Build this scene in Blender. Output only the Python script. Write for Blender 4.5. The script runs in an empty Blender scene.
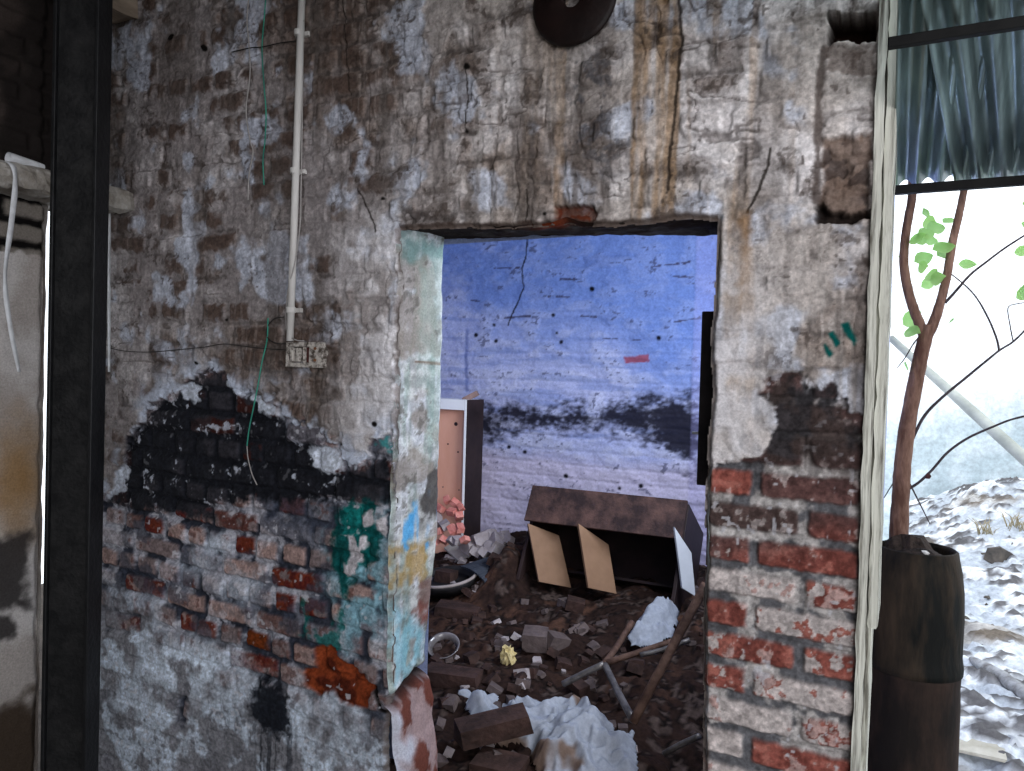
import bpy, bmesh, math, random
import numpy as np
from mathutils import Vector, Matrix, Euler

# ------------------------------------------------------------------ camera, sky, light, exposure
SC = bpy.context.scene
COL = SC.collection
FPX = 760.0
FLOOR = -0.32                       # hall floor; heights in the script count from a chalk line 0.32 m above it
YAW, PITCH, ROLL = math.radians(27.5), math.radians(-1.0), math.radians(1.6)
CAM = np.array([0.0, -2.0, 1.45])
_f = np.array([-math.sin(YAW)*math.cos(PITCH), math.cos(YAW)*math.cos(PITCH), math.sin(PITCH)])
_r0 = np.array([math.cos(YAW), math.sin(YAW), 0.0])
_u0 = np.cross(_r0, _f)
_r = _r0*math.cos(ROLL) + _u0*math.sin(ROLL)
_u = _u0*math.cos(ROLL) - _r0*math.sin(ROLL)
cd = bpy.data.cameras.new('camera')
cd.sensor_width = 36.0
cd.lens = 36.0*FPX/1024.0
cd.clip_start = 0.02
cam = bpy.data.objects.new('camera', cd)
COL.objects.link(cam)
M = Matrix(((_r[0], _u[0], -_f[0], CAM[0]), (_r[1], _u[1], -_f[1], CAM[1]), (_r[2], _u[2], -_f[2], CAM[2]), (0, 0, 0, 1)))
cam.matrix_world = M
SC.camera = cam

SKY = (0.88, 0.94, 1.0)
SKY_STRENGTH = 3.0
world = bpy.data.worlds.new('overcast_sky')
SC.world = world
world.use_nodes = True
_nt = world.node_tree
_nt.nodes.clear()
_o = _nt.nodes.new('ShaderNodeOutputWorld')
_b = _nt.nodes.new('ShaderNodeBackground')
_b.inputs[0].default_value = (*SKY, 1)
_b.inputs[1].default_value = SKY_STRENGTH
_nt.links.new(_b.outputs[0], _o.inputs[0])


def area(name, loc, direction, sx, sy, power, color):
    l = bpy.data.lights.new(name, 'AREA')
    l.shape = 'RECTANGLE'
    l.size, l.size_y, l.energy, l.color = sx, sy, power, color
    o = bpy.data.objects.new(name, l)
    o.location = loc
    o.rotation_euler = Vector(direction).to_track_quat('-Z', 'Z').to_euler()
    COL.objects.link(o)
    return o


# daylight through the window opening in the right wall of the back room
area('window_daylight', (-0.23, 0.85, 1.90), (-1, 0.45, -0.38), 1.0, 1.0, 92, (0.80, 0.88, 1.0))
# added fill lamp, right of and behind the camera, to brighten the front wall
area('wall_fill', (1.4, -3.1, 2.0), (-0.62, 1, -0.18), 2.2, 1.6, 104, (0.99, 0.955, 0.985))

SC.view_settings.view_transform = 'Standard'
SC.view_settings.look = 'None'
SC.view_settings.gamma = 1.0
SC.view_settings.use_curve_mapping = False
SC.view_settings.exposure = -0.55
SC.cycles.max_bounces = 8
SC.cycles.diffuse_bounces = 4
SC.cycles.use_denoising = True

# ------------------------------------------------------------------ helpers
RNG = random.Random(7)


def ray(px, py):
    return _f + _r*(px-512)/FPX - _u*(py-385.5)/FPX


def hit(px, py, axis, val):
    d = ray(px, py)
    t = (val-CAM[axis])/d[axis]
    return CAM + d*t


def W(px, py):                      # point on the main wall, (x, z)
    p = hit(px, py, 1, 0.0)
    return np.array([p[0], p[2]])


BACK_Y = 2.3
RUB_A, RUB_B = 0.03, 0.165


def rub_plane(y):
    return RUB_A + RUB_B*y


def RB(px, py):                     # point on the sloping rubble
    d = ray(px, py)
    t = (RUB_A + RUB_B*CAM[1] - CAM[2])/(d[2] - RUB_B*d[1])
    return Vector(CAM + d*t)


def AT(px, py, y):
    return Vector(hit(px, py, 1, y))


def hsh(ix, iy, seed):
    a = (ix.astype(np.int64)*374761393 + iy.astype(np.int64)*668265263 + seed*1442695041) & 0xFFFFFFFF
    a = ((a ^ (a >> 13))*1274126177) & 0xFFFFFFFF
    a = a ^ (a >> 16)
    a = (a*2246822519) & 0xFFFFFFFF
    a = a ^ (a >> 15)
    return (a & 0xFFFFFF)/float(0x1000000)


def vn(x, y, seed):
    ix, iy = np.floor(x), np.floor(y)
    fx, fy = x-ix, y-iy
    fx, fy = fx*fx*(3-2*fx), fy*fy*(3-2*fy)
    a, b = hsh(ix, iy, seed), hsh(ix+1, iy, seed)
    c, d = hsh(ix, iy+1, seed), hsh(ix+1, iy+1, seed)
    return (a*(1-fx)+b*fx)*(1-fy) + (c*(1-fx)+d*fx)*fy


def fbm(x, y, seed, oc=4, gain=0.5):      # 0..1, about 0.5
    s, a, n = 0, 1.0, 0
    for i in range(oc):
        c, sn = math.cos(0.6*i), math.sin(0.6*i)
        s = s + a*vn((x*c-y*sn)*2**i + 13.7*i, (x*sn+y*c)*2**i - 7.1*i, seed+31*i)
        n += a
        a *= gain
    return s/n


def ss(a, b, x):
    t = np.clip((x-a)/(b-a), 0, 1)
    return t*t*(3-2*t)


def mix(c, col, m):
    m = np.clip(m, 0, 1)[..., None]
    return c*(1-m) + np.asarray(col)*m


def sdf(X, Z, poly):                      # signed distance to a polygon, negative inside
    poly = np.asarray(poly, float)
    out = np.full(X.shape, 9.0)
    lo, hi = poly.min(0)-0.25, poly.max(0)+0.25
    box = (X > lo[0]) & (X < hi[0]) & (Z > lo[1]) & (Z < hi[1])
    x, z = X[box], Z[box]
    d = np.full(x.shape, 9.0)
    ins = np.zeros(x.shape, bool)
    n = len(poly)
    for i in range(n):
        a, b = poly[i], poly[(i+1) % n]
        e = b-a
        wx, wz = x-a[0], z-a[1]
        t = np.clip((wx*e[0]+wz*e[1])/(e@e+1e-12), 0, 1)
        d = np.minimum(d, np.hypot(wx-e[0]*t, wz-e[1]*t))
        if a[1] != b[1]:
            cr = ((a[1] > z) != (b[1] > z)) & (x < (b[0]-a[0])*(z-a[1])/(b[1]-a[1]) + a[0])
            ins ^= cr
    out[box] = np.where(ins, -d, d)
    return out


def ldist(X, Z, pts):                     # distance to an open polyline
    pts = np.asarray(pts, float)
    d = np.full(X.shape, 9.0)
    lo, hi = pts.min(0)-0.1, pts.max(0)+0.1
    box = (X > lo[0]) & (X < hi[0]) & (Z > lo[1]) & (Z < hi[1])
    x, z = X[box], Z[box]
    q = np.full(x.shape, 9.0)
    for a, b in zip(pts[:-1], pts[1:]):
        e = b-a
        wx, wz = x-a[0], z-a[1]
        t = np.clip((wx*e[0]+wz*e[1])/(e@e+1e-12), 0, 1)
        q = np.minimum(q, np.hypot(wx-e[0]*t, wz-e[1]*t))
    d[box] = q
    return d


# ------------------------------------------------------------------ materials
MATS = {}


def node(nt, t, **kw):
    n = nt.nodes.new(t)
    for k, v in kw.items():
        setattr(n, k, v)
    return n


def mat(name, c1, c2=None, scale=8.0, rough=0.8, bump=0.15, metal=0.0, spec=0.15, detail=6.0, stretch=(1, 1, 1), lo=0.35, hi=0.65, bscale=None, translucent=0.0, alpha=None):
    if name in MATS:
        return MATS[name]
    m = bpy.data.materials.new(name)
    m.use_nodes = True
    nt = m.node_tree
    p = nt.nodes['Principled BSDF']
    tc = node(nt, 'ShaderNodeTexCoord')
    mp = node(nt, 'ShaderNodeMapping')
    mp.inputs['Scale'].default_value = stretch
    nt.links.new(tc.outputs['Object'], mp.inputs['Vector'])
    nz = node(nt, 'ShaderNodeTexNoise')
    nz.inputs['Scale'].default_value = scale
    nz.inputs['Detail'].default_value = detail
    nz.inputs['Roughness'].default_value = 0.65
    nt.links.new(mp.outputs[0], nz.inputs['Vector'])
    rp = node(nt, 'ShaderNodeValToRGB')
    rp.color_ramp.elements[0].position = lo
    rp.color_ramp.elements[1].position = hi
    rp.color_ramp.elements[0].color = (*c1, 1)
    rp.color_ramp.elements[1].color = (*(c2 or c1), 1)
    nt.links.new(nz.outputs['Fac'], rp.inputs['Fac'])
    nt.links.new(rp.outputs['Color'], p.inputs['Base Color'])
    p.inputs['Roughness'].default_value = rough
    p.inputs['Metallic'].default_value = metal
    p.inputs['Specular IOR Level'].default_value = spec
    if bump:
        nb = node(nt, 'ShaderNodeTexNoise')
        nb.inputs['Scale'].default_value = bscale or scale*4
        nb.inputs['Detail'].default_value = 5
        nt.links.new(mp.outputs[0], nb.inputs['Vector'])
        bp = node(nt, 'ShaderNodeBump')
        bp.inputs['Strength'].default_value = bump
        bp.inputs['Distance'].default_value = 0.01
        nt.links.new(nb.outputs['Fac'], bp.inputs['Height'])
        nt.links.new(bp.outputs[0], p.inputs['Normal'])
    if translucent:
        tr = node(nt, 'ShaderNodeBsdfTranslucent')
        nt.links.new(rp.outputs['Color'], tr.inputs['Color'])
        mx = node(nt, 'ShaderNodeMixShader')
        mx.inputs[0].default_value = translucent
        nt.links.new(p.outputs[0], mx.inputs[1])
        nt.links.new(tr.outputs[0], mx.inputs[2])
        nt.links.new(mx.outputs[0], nt.nodes['Material Output'].inputs['Surface'])
    MATS[name] = m
    return m


def surf_mat(name, rough=0.9, grain=0.28, gscale=140.0, bump=0.5):
    """pigment stored per vertex, broken up by a fine procedural grain"""
    m = bpy.data.materials.new(name)
    m.use_nodes = True
    nt = m.node_tree
    p = nt.nodes['Principled BSDF']
    at = node(nt, 'ShaderNodeAttribute', attribute_name='pigment')
    tc = node(nt, 'ShaderNodeTexCoord')
    nz = node(nt, 'ShaderNodeTexNoise')
    nz.inputs['Scale'].default_value = gscale
    nz.inputs['Detail'].default_value = 6
    nz.inputs['Roughness'].default_value = 0.7
    nt.links.new(tc.outputs['Object'], nz.inputs['Vector'])
    mr = node(nt, 'ShaderNodeMapRange')
    mr.inputs[1].default_value, mr.inputs[2].default_value = 0.3, 0.7
    mr.inputs[3].default_value, mr.inputs[4].default_value = 1-grain, 1+grain*0.7
    nt.links.new(nz.outputs['Fac'], mr.inputs[0])
    vm = node(nt, 'ShaderNodeVectorMath', operation='SCALE')
    nt.links.new(at.outputs['Color'], vm.inputs[0])
    nt.links.new(mr.outputs[0], vm.inputs['Scale'])
    nt.links.new(vm.outputs[0], p.inputs['Base Color'])
    p.inputs['Roughness'].default_value = rough
    p.inputs['Specular IOR Level'].default_value = 0.08
    bp = node(nt, 'ShaderNodeBump')
    bp.inputs['Strength'].default_value = bump
    bp.inputs['Distance'].default_value = 0.004
    nt.links.new(nz.outputs['Fac'], bp.inputs['Height'])
    nt.links.new(bp.outputs[0], p.inputs['Normal'])
    return m


# ------------------------------------------------------------------ mesh makers
def link(name, me, m=None, parent=None, smooth=False):
    o = bpy.data.objects.new(name, me)
    COL.objects.link(o)
    if m is not None:
        me.materials.append(m)
    if parent is not None:
        o.parent = parent
    if smooth:
        me.polygons.foreach_set('use_smooth', np.ones(len(me.polygons), bool))
    return o


def from_bm(name, bm, m=None, parent=None, smooth=False, recalc=True):
    if recalc:
        bmesh.ops.recalc_face_normals(bm, faces=bm.faces[:])
    me = bpy.data.meshes.new(name)
    bm.to_mesh(me)
    bm.free()
    return link(name, me, m, parent, smooth)


def np_mesh(name, V, Fq, C, m, parent=None):
    me = bpy.data.meshes.new(name)
    me.vertices.add(len(V))
    me.vertices.foreach_set('co', np.ascontiguousarray(V, np.float32).ravel())
    n = len(Fq)
    me.loops.add(n*4)
    me.loops.foreach_set('vertex_index', np.ascontiguousarray(Fq, np.int32).ravel())
    me.polygons.add(n)
    me.polygons.foreach_set('loop_start', np.arange(0, n*4, 4, dtype=np.int32))
    me.polygons.foreach_set('use_smooth', np.ones(n, bool))
    me.update(calc_edges=True)
    a = me.attributes.new('pigment', 'FLOAT_COLOR', 'POINT')
    c4 = np.ones((len(V), 4), np.float32)
    c4[:, :3] = np.clip(C, 0.003, 0.95)**1.36*1.31       # deeper darks in the pigments
    a.data.foreach_set('color', c4.ravel())
    return link(name, me, m, parent)


def sheet(O, eu, ev, us, vs, fn):
    O, eu, ev = np.asarray(O, float), np.asarray(eu, float), np.asarray(ev, float)
    en = np.cross(eu, ev)
    U, V = np.meshgrid(us, vs)
    P = O + U[..., None]*eu + V[..., None]*ev
    H, C, keep = fn(P[..., 0], P[..., 1], P[..., 2])
    P = P + H[..., None]*en
    nv, nu = U.shape
    idx = np.arange(nu*nv).reshape(nv, nu)
    q = np.stack([idx[:-1, :-1], idx[:-1, 1:], idx[1:, 1:], idx[1:, :-1]], -1).reshape(-1, 4)
    if keep is not None:
        k = keep.ravel()
        q = q[k[q].all(1)]
    C = np.broadcast_to(C, P.shape)
    return P.reshape(-1, 3), q, C.reshape(-1, 3)


def join_sheets(name, sheets, m):
    Vs, Fs, Cs, n = [], [], [], 0
    for v, f, c in sheets:
        Vs.append(v); Fs.append(f+n); Cs.append(c); n += len(v)
    V, Fq, C = np.concatenate(Vs), np.concatenate(Fs), np.concatenate(Cs)
    used = np.zeros(len(V), bool)
    used[Fq.ravel()] = True
    re = np.cumsum(used)-1
    return np_mesh(name, V[used], re[Fq], C[used], m)


def add_box(bm, lo, hi, mtx=None):
    vs = [bm.verts.new(Vector((x, y, z)) if mtx is None else mtx @ Vector((x, y, z))) for x in (lo[0], hi[0]) for y in (lo[1], hi[1]) for z in (lo[2], hi[2])]
    for a in ((0, 1, 3, 2), (4, 6, 7, 5), (0, 4, 5, 1), (2, 3, 7, 6), (0, 2, 6, 4), (1, 5, 7, 3)):
        bm.faces.new([vs[i] for i in a])
    return vs


def box(name, lo, hi, m, parent=None, bevel=0.003, mtx=None, seg=2):
    bm = bmesh.new()
    add_box(bm, lo, hi, mtx)
    bmesh.ops.recalc_face_normals(bm, faces=bm.faces[:])
    if bevel:
        bmesh.ops.bevel(bm, geom=bm.edges[:], offset=bevel, segments=seg, affect='EDGES', profile=0.5)
    return from_bm(name, bm, m, parent)


def smooth_path(pts, n=6):
    pts = [Vector(p) for p in pts]
    if len(pts) < 3:
        return pts
    out = []
    for i in range(len(pts)-1):
        p0 = pts[max(i-1, 0)]; p1 = pts[i]; p2 = pts[i+1]; p3 = pts[min(i+2, len(pts)-1)]
        for k in range(n):
            t = k/n
            out.append(0.5*((2*p1) + (p2-p0)*t + (2*p0-5*p1+4*p2-p3)*t*t + (3*p1-p0-3*p2+p3)*t**3))
    out.append(pts[-1])
    return out


def add_tube(bm, pts, r, seg=10, caps=True, wob=0.0, seed=0, flat=1.0):
    """swept ring; r is a number or one radius per point"""
    pts = [Vector(p) for p in pts]
    n = len(pts)
    rs = r if isinstance(r, (list, tuple)) else [r]*n
    if len(rs) != n:
        rs = [rs[0] + (rs[-1]-rs[0])*i/(n-1) for i in range(n)] if len(rs) == 2 else [float(np.interp(i/(n-1), np.linspace(0, 1, len(rs)), rs)) for i in range(n)]
    rg = random.Random(seed)
    up = None
    rings = []
    for i in range(n):
        t = (pts[min(i+1, n-1)] - pts[max(i-1, 0)]).normalized()
        if up is None:
            up = Vector((0, 0, 1)) if abs(t.z) < 0.9 else Vector((1, 0, 0))
        side = t.cross(up).normalized()
        up = side.cross(t).normalized()
        ring = []
        for k in range(seg):
            a = 2*math.pi*k/seg
            rr = rs[i]*(1+wob*(rg.random()-0.5))
            ring.append(bm.verts.new(pts[i] + side*math.cos(a)*rr + up*math.sin(a)*rr*flat))
        rings.append(ring)
    for a, b in zip(rings[:-1], rings[1:]):
        for k in range(seg):
            bm.faces.new((a[k], a[(k+1) % seg], b[(k+1) % seg], b[k]))
    if caps:
        bm.faces.new(rings[0][::-1])
        bm.faces.new(rings[-1])


def tube(name, pts, r, m, parent=None, seg=10, n=6, wob=0.0, seed=0, flat=1.0):
    bm = bmesh.new()
    sp = smooth_path(pts, n) if n else [Vector(p) for p in pts]
    if isinstance(r, (list, tuple)):
        r = [float(np.interp(i/(len(sp)-1), np.linspace(0, 1, len(r)), r)) for i in range(len(sp))]
    add_tube(bm, sp, r, seg, True, wob, seed, flat)
    return from_bm(name, bm, m, parent, True)


def lathe(bm, prof, seg=40, center=(0, 0, 0), wob=0.0, seed=1):
    rg = random.Random(seed)
    rings = []
    for r, z in prof:
        rings.append([bm.verts.new((center[0]+r*math.cos(2*math.pi*k/seg)*(1+wob*(rg.random()-.5)), center[1]+r*math.sin(2*math.pi*k/seg), center[2]+z)) for k in range(seg)])
    for a, b in zip(rings[:-1], rings[1:]):
        for k in range(seg):
            bm.faces.new((a[k], a[(k+1) % seg], b[(k+1) % seg], b[k]))
    return rings


def tag(o, label, cat, group=None, kind=None):
    o['label'] = label
    o['category'] = cat
    if group:
        o['group'] = group
    if kind:
        o['kind'] = kind
    return o


def thing(name, loc, label, cat, group=None, rot=(0, 0, 0)):
    o = bpy.data.objects.new(name, None)
    o.empty_display_size = 0.1
    o.location = loc
    o.rotation_euler = rot
    COL.objects.link(o)
    return tag(o, label, cat, group)


def struct(o):
    o['kind'] = 'structure'
    return o


def hull(name, pts, m, bevel=0.0, parent=None):
    bm = bmesh.new()
    for p in pts:
        bm.verts.new(p)
    r = bmesh.ops.convex_hull(bm, input=bm.verts[:])
    dead = [g for g in r['geom_interior'] if isinstance(g, bmesh.types.BMVert)]
    if dead:
        bmesh.ops.delete(bm, geom=dead, context='VERTS')
    if bevel:
        bmesh.ops.bevel(bm, geom=bm.edges[:], offset=bevel, segments=1, affect='EDGES')
    return from_bm(name, bm, m, parent)


def stone_pts(rg, sx, sy, sz, n=16):
    out = []
    for _ in range(n):
        v = Vector((rg.gauss(0, 1), rg.gauss(0, 1), rg.gauss(0, 1))).normalized()*(0.8+0.25*rg.random())
        out.append(Vector((v.x*sx, v.y*sy, v.z*sz)))
    return out


def frag_pts(rg, sx, sy, sz, chip=0.35):
    """corners of a block, some knocked off"""
    out = []
    for x in (-1, 1):
        for y in (-1, 1):
            for z in (-1, 1):
                c = Vector((x*sx, y*sy, z*sz))
                if rg.random() < chip:
                    for ax in range(3):
                        d = c.copy()
                        d[ax] *= 1-0.9*rg.random()
                        out.append(d)
                else:
                    out.append(c + Vector((rg.uniform(-.06, .06)*sx, rg.uniform(-.06, .06)*sy, rg.uniform(-.08, .08)*sz)))
    return out


# ------------------------------------------------------------------ brick layout of the main wall
PITCHZ = 0.085
XA = W(751, 612)[0]
XB = W(799, 645)[0]
DOOR_L, DOOR_R = -1.462, -0.452
WALL_R = -0.085


def lintel_z(X):
    return np.interp(X, [-1.5, -0.4], [1.905, 1.858])


def bricks(X, Z):
    s = np.clip((-0.46-X)/1.94, 0, 1.3)
    wx = (fbm(X*3.0, Z*3.0, 5, 2)-0.5)
    zz = (Z - 0.797 - 0.045*s)/PITCHZ + 100 + wx*0.22
    ci = np.floor(zz)
    v = zz-ci
    odd = (ci % 2) == 1
    L = np.where(odd, 0.122, 0.244)
    off = hsh(ci, ci*0+3, 11)*0.24
    u = (X+5+off)/L + (fbm(X*6, Z*2, 8, 2)-0.5)*np.where(odd, 0.35, 0.2)
    bi = np.floor(u)
    fu = u-bi
    du = np.minimum(fu, 1-fu)*L
    pier = (X > -0.60) & (Z < 1.86)
    J = np.where(odd, XB, XA)
    a = np.where(X < J, DOOR_R-0.012, J)
    b = np.where(X < J, J, WALL_R+0.006)
    dup = np.minimum(X-a, b-X)
    du = np.where(pier, dup, du)
    bi = np.where(pier, np.where(X < J, 900, 901), bi)
    dv = np.minimum(v, 1-v)*PITCHZ
    k = 0.012
    h = np.clip(0.5+0.5*(dv-du)/k, 0, 1)
    d = dv*(1-h)+du*h - k*h*(1-h)
    d = d - 0.0065 + (fbm(X*45, Z*45, 21, 3)-0.5)*0.010
    return ci, bi, d, ci*1000+bi


def bid(px, py):
    p = W(px, py)
    return int(bricks(np.array([p[0]]), np.array([p[1]]))[3][0])


def WP(pts):
    return np.array([W(*p) for p in pts])


def ell(cx, cy, rx, ry, n=14):
    return [(cx+rx*math.cos(2*math.pi*k/n), cy+ry*math.sin(2*math.pi*k/n)) for k in range(n)]


RED_BRICKS = [(248, 549), (315, 581), (323, 610), (294, 606), (190, 627), (215, 632), (143, 610), (126, 628), (159, 596), (160, 660), (112, 626), (243, 660), (145, 530), (305, 478), (280, 505), (190, 512)]
BROWN_BRICKS = [(268, 648)]


def arris(Z, which):
    return (fbm(Z*7, Z*0+(2 if which == 0 else 5), 96+which, 4)-.5)*0.03


def lintel_wave(X):
    return (fbm(X*9, X*0+1, 95, 4)-.5)*0.028


def wall_fn(X, Y, Z):
    ci, bi, d, ID = bricks(X, Z)
    r1, r2, r3 = hsh(ci, bi, 1), hsh(ci, bi, 2), hsh(ci, bi, 3)
    face = ss(0.0, 0.011, d)
    n1 = fbm(X*4.5, Z*4.5, 41, 5)
    n2 = fbm(X*14, Z*14, 42, 5)
    n3 = fbm(X*45, Z*45, 43, 4)
    n4 = fbm(X*110, Z*110, 44, 3)
    n5 = fbm(X*2.0, Z*2.0, 45, 4)
    strk = fbm(X*34, Z*2.6, 46, 4)
    strk2 = fbm(X*90, Z*5, 47, 3)
    rag = (n2-0.5)*0.075 + (n3-0.5)*0.045 + (n4-0.5)*0.012
    # pixel-free regions on the wall, from points measured on it
    expo = sdf(X, Z, WP([(60, 500), (112, 490), (124, 462), (128, 436), (143, 420), (150, 404), (165, 392), (182, 385), (190, 377), (213, 370), (228, 377), (238, 392), (262, 398), (283, 404), (293, 420), (318, 425), (336, 440), (352, 462), (368, 455), (376, 436), (393, 430), (396, 500), (420, 800), (60, 800)]))
    soot = sdf(X, Z, WP([(112, 490), (124, 462), (128, 436), (143, 420), (150, 404), (165, 392), (182, 385), (190, 377), (213, 370), (228, 377), (238, 392), (262, 398), (283, 404), (290, 430), (318, 440), (336, 452), (352, 470), (392, 452), (394, 508), (330, 506), (270, 500), (190, 516), (108, 508)]))
    expo_p = sdf(X, Z, WP([(706, 470), (757, 457), (772, 440), (777, 420), (772, 405), (757, 396), (768, 374), (800, 371), (806, 391), (823, 393), (832, 383), (836, 400), (848, 396), (850, 410), (868, 415), (868, 900), (680, 900)]))
    soot_p = sdf(X, Z, WP([(757, 396), (768, 374), (800, 371), (806, 391), (823, 393), (832, 383), (836, 400), (848, 396), (850, 410), (866, 420), (866, 500), (800, 478), (757, 470)]))
    left = X < -1.0
    E = np.where(left, expo, expo_p) + rag*np.where(left, 1.0, 0.55)
    ex = ss(0.004, -0.006, E)                       # 1 where the plaster is gone
    S = np.where(left, soot, soot_p) + rag*1.2
    so = ss(0.02, -0.03, S)
    # ---------- whitewashed upper wall
    C = np.broadcast_to(np.array([0.47, 0.435, 0.415]), X.shape+(3,)).copy()
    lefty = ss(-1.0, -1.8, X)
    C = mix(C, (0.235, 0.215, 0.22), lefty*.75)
    C = mix(C, (0.62, 0.60, 0.605), ss(0.44, 0.64, n1)*0.8*(1-.5*lefty))
    C = mix(C, (0.29, 0.24, 0.21), ss(0.50, 0.70, n5*0.6+n2*0.4)*0.8)
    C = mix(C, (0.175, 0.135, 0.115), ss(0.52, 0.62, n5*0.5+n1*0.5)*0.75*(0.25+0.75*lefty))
    bm_ = ss(0.0, 0.016, d + (n3-0.5)*0.03)         # bricks whose wash has worn off
    worn = ss(0.55, 0.66, r1*0.42+n5*0.48+(n2-.5)*0.6+0.13*lefty)
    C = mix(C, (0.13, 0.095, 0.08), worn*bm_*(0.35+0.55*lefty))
    crease = ss(0.006, -0.006, d + (n3-.5)*.012)*ss(.42, .62, n2*.5+n5*.5)
    C = mix(C, (0.11, 0.095, 0.09), crease*.75)
    C = mix(C, (0.50, 0.53, 0.60), ss(0.56, 0.66, fbm(X*7, Z*7, 61, 5))*0.75)
    C = mix(C, (0.20, 0.18, 0.17), ss(0.53, 0.72, strk)*ss(0.40, 0.6, n5)*0.6)
    C = mix(C, (0.60, 0.57, 0.55), ss(0.60, 0.72, strk2)*0.22*(1-.5*lefty))
    ox = np.exp(-((X+0.62)/0.33)**2)
    C = mix(C, (0.31, 0.215, 0.13), ss(0.53, 0.70, fbm(X*22, Z*1.2, 62, 4))*ox*0.75)
    C = mix(C, (0.14, 0.12, 0.11), ss(0.57, 0.68, fbm(X*13, Z*1.5, 63, 4))*0.45)
    # blotchy black mildew under the disc
    web = ss(0.020, 0.004, np.abs(fbm(X*5+n2*.8, Z*8, 66, 4)-.5))*ss(.44, .6, n1) + .8*ss(0.016, 0.004, np.abs(fbm(X*11, Z*5+n2*.6, 67, 3)-.5))*ss(.5, .62, n5)
    C = mix(C, (0.10, 0.08, 0.072), web*.55)
    md = sdf(X, Z, WP([(555, 40), (625, 40), (640, 170), (600, 190), (560, 150)]))
    C = mix(C, (0.10, 0.10, 0.11), ss(0.05, -0.10, md)*ss(0.50, 0.60, n3*0.6+n2*0.4)*0.75)
    C = mix(C, (0.10, 0.085, 0.08), ss(0.60, 0.68, n2)*ss(0.5, 0.6, n4)*0.5)
    C = C*(0.88+0.24*ss(.3, .7, n4))[..., None]*(0.90+.20*ss(.35, .65, n3))[..., None]
    pit = ss(0.80, 0.86, vn(X*85, Z*85, 64)*.6+n2*.55)
    C = mix(C, (0.10, 0.08, 0.07), pit*.6)
    # smoother, paler plaster around the door opening
    dj = np.minimum(np.abs(X-DOOR_L+0.03), np.abs(X-DOOR_R))
    pale = np.where(left, ss(0.34, 0.08, np.abs(X-DOOR_L)+(n2-.5)*.30+(n1-.5)*.2)*ss(2.03, 1.80, Z+(n1-.5)*.2), ss(0.25, 0.02, np.abs(X-DOOR_R)+(n2-.5)*.2)*ss(1.95, 1.55, Z))
    C = mix(C, (0.66, 0.645, 0.66), pale*(0.30+0.65*ss(0.36, 0.56, n2)))
    # blue-white plaster along the flaking edge and the left margin
    lip = np.exp(-(np.clip(E, 0, 9)/0.075)**2)*(E > -0.01)
    C = mix(C, (0.50, 0.54, 0.62), lip*ss(0.47, 0.60, n2*.5+n1*.5)*0.9*np.where(left, 1.0, 0.3))
    col_plaster = C
    # ---------- bare masonry, left of the door
    mort = np.broadcast_to(np.array([0.06, 0.065, 0.085]), X.shape+(3,)).copy()
    mort = mix(mort, (0.44, 0.44, 0.48), ss(0.43, 0.58, n2)*0.85)
    B = np.broadcast_to(np.array([0.25, 0.205, 0.205]), X.shape+(3,)).copy()
    B = mix(B, (0.36, 0.27, 0.25), (r2 > 0.45)*0.9)
    B = mix(B, (0.21, 0.215, 0.245), (r2 > 0.75)*0.9)
    B = mix(B, (0.145, 0.06, 0.05), (r3 > 0.80)*ss(0.42, 0.5, n2)*0.9)
    B = mix(B, (0.46, 0.43, 0.45), ss(0.50, 0.66, n2+0.10*(r1-.5))*0.7)
    B = mix(B, (0.14, 0.075, 0.065), ss(0.54, 0.62, n3*0.5+n1*0.5)*0.7)
    rid = np.isin(ID, [bid(*p) for p in RED_BRICKS])
    redc = mix(np.broadcast_to(np.array([0.22, 0.066, 0.040]), X.shape+(3,)).copy(), (0.13, 0.035, 0.03), ss(0.4, 0.6, n3))
    rm = rid*ss(0.40, 0.47, n2*0.6+n3*0.4+0.06)
    B = B*(1-rm[..., None]) + redc*rm[..., None]
    rid2 = np.isin(ID, [bid(*p) for p in BROWN_BRICKS])
    B = mix(B, (0.19, 0.062, 0.022), rid2*ss(0.36, 0.42, n2*0.6+n3*0.4))
    Ml = mort*(1-face[..., None]) + B*face[..., None]
    Ml = mix(Ml, (0.085, 0.095, 0.125), ss(0.55, 0.64, fbm(X*9, Z*9, 71, 5))*0.65)
    zpx = Z
    # limewash and render smeared over the bricks low down
    low = ss(0.50, 0.28, Z + (n1-.5)*0.5 - 0.16*ss(-2.5, -1.6, X)*0)
    smear = low*ss(0.30, 0.48, n2*0.5+n1*0.5+0.10)
    Cs = np.broadcast_to(np.array([0.27, 0.27, 0.29]), X.shape+(3,)).copy()
    Cs = mix(Cs, (0.50, 0.545, 0.61), ss(0.45, 0.60, n2))
    Cs = mix(Cs, (0.16, 0.16, 0.175), ss(0.52, 0.66, n3*0.5+n1*0.5)*0.85)
    Ml = Ml*(1-smear[..., None]) + Cs*smear[..., None]
    for (cx, cy, rx, ry, a) in ((182, 663, 42, 20, .95), (150, 700, 40, 18, .6), (230, 690, 40, 20, .5), (215, 545, 14, 8, .8), (195, 565, 18, 8, .5), (240, 590, 22, 14, .5), (355, 640, 30, 18, .3), (330, 720, 40, 30, .45)):
        e = sdf(X, Z, WP(ell(cx, cy, rx, ry)))
        Ml = mix(Ml, (0.56, 0.61, 0.68), ss(0.05, -0.03, e+rag*1.5)*a*ss(0.3, 0.5, n2))
    e = sdf(X, Z, WP([(252, 690), (268, 684), (284, 692), (292, 712), (288, 735), (270, 732), (256, 716)]))
    blk = ss(0.03, -0.02, e+rag*1.6)
    drip = ss(0.05, 0.0, sdf(X, Z, WP([(262, 725), (290, 728), (288, 771), (262, 771)])))*ss(0.56, 0.64, fbm(X*70, Z*2, 73, 2))
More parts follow.
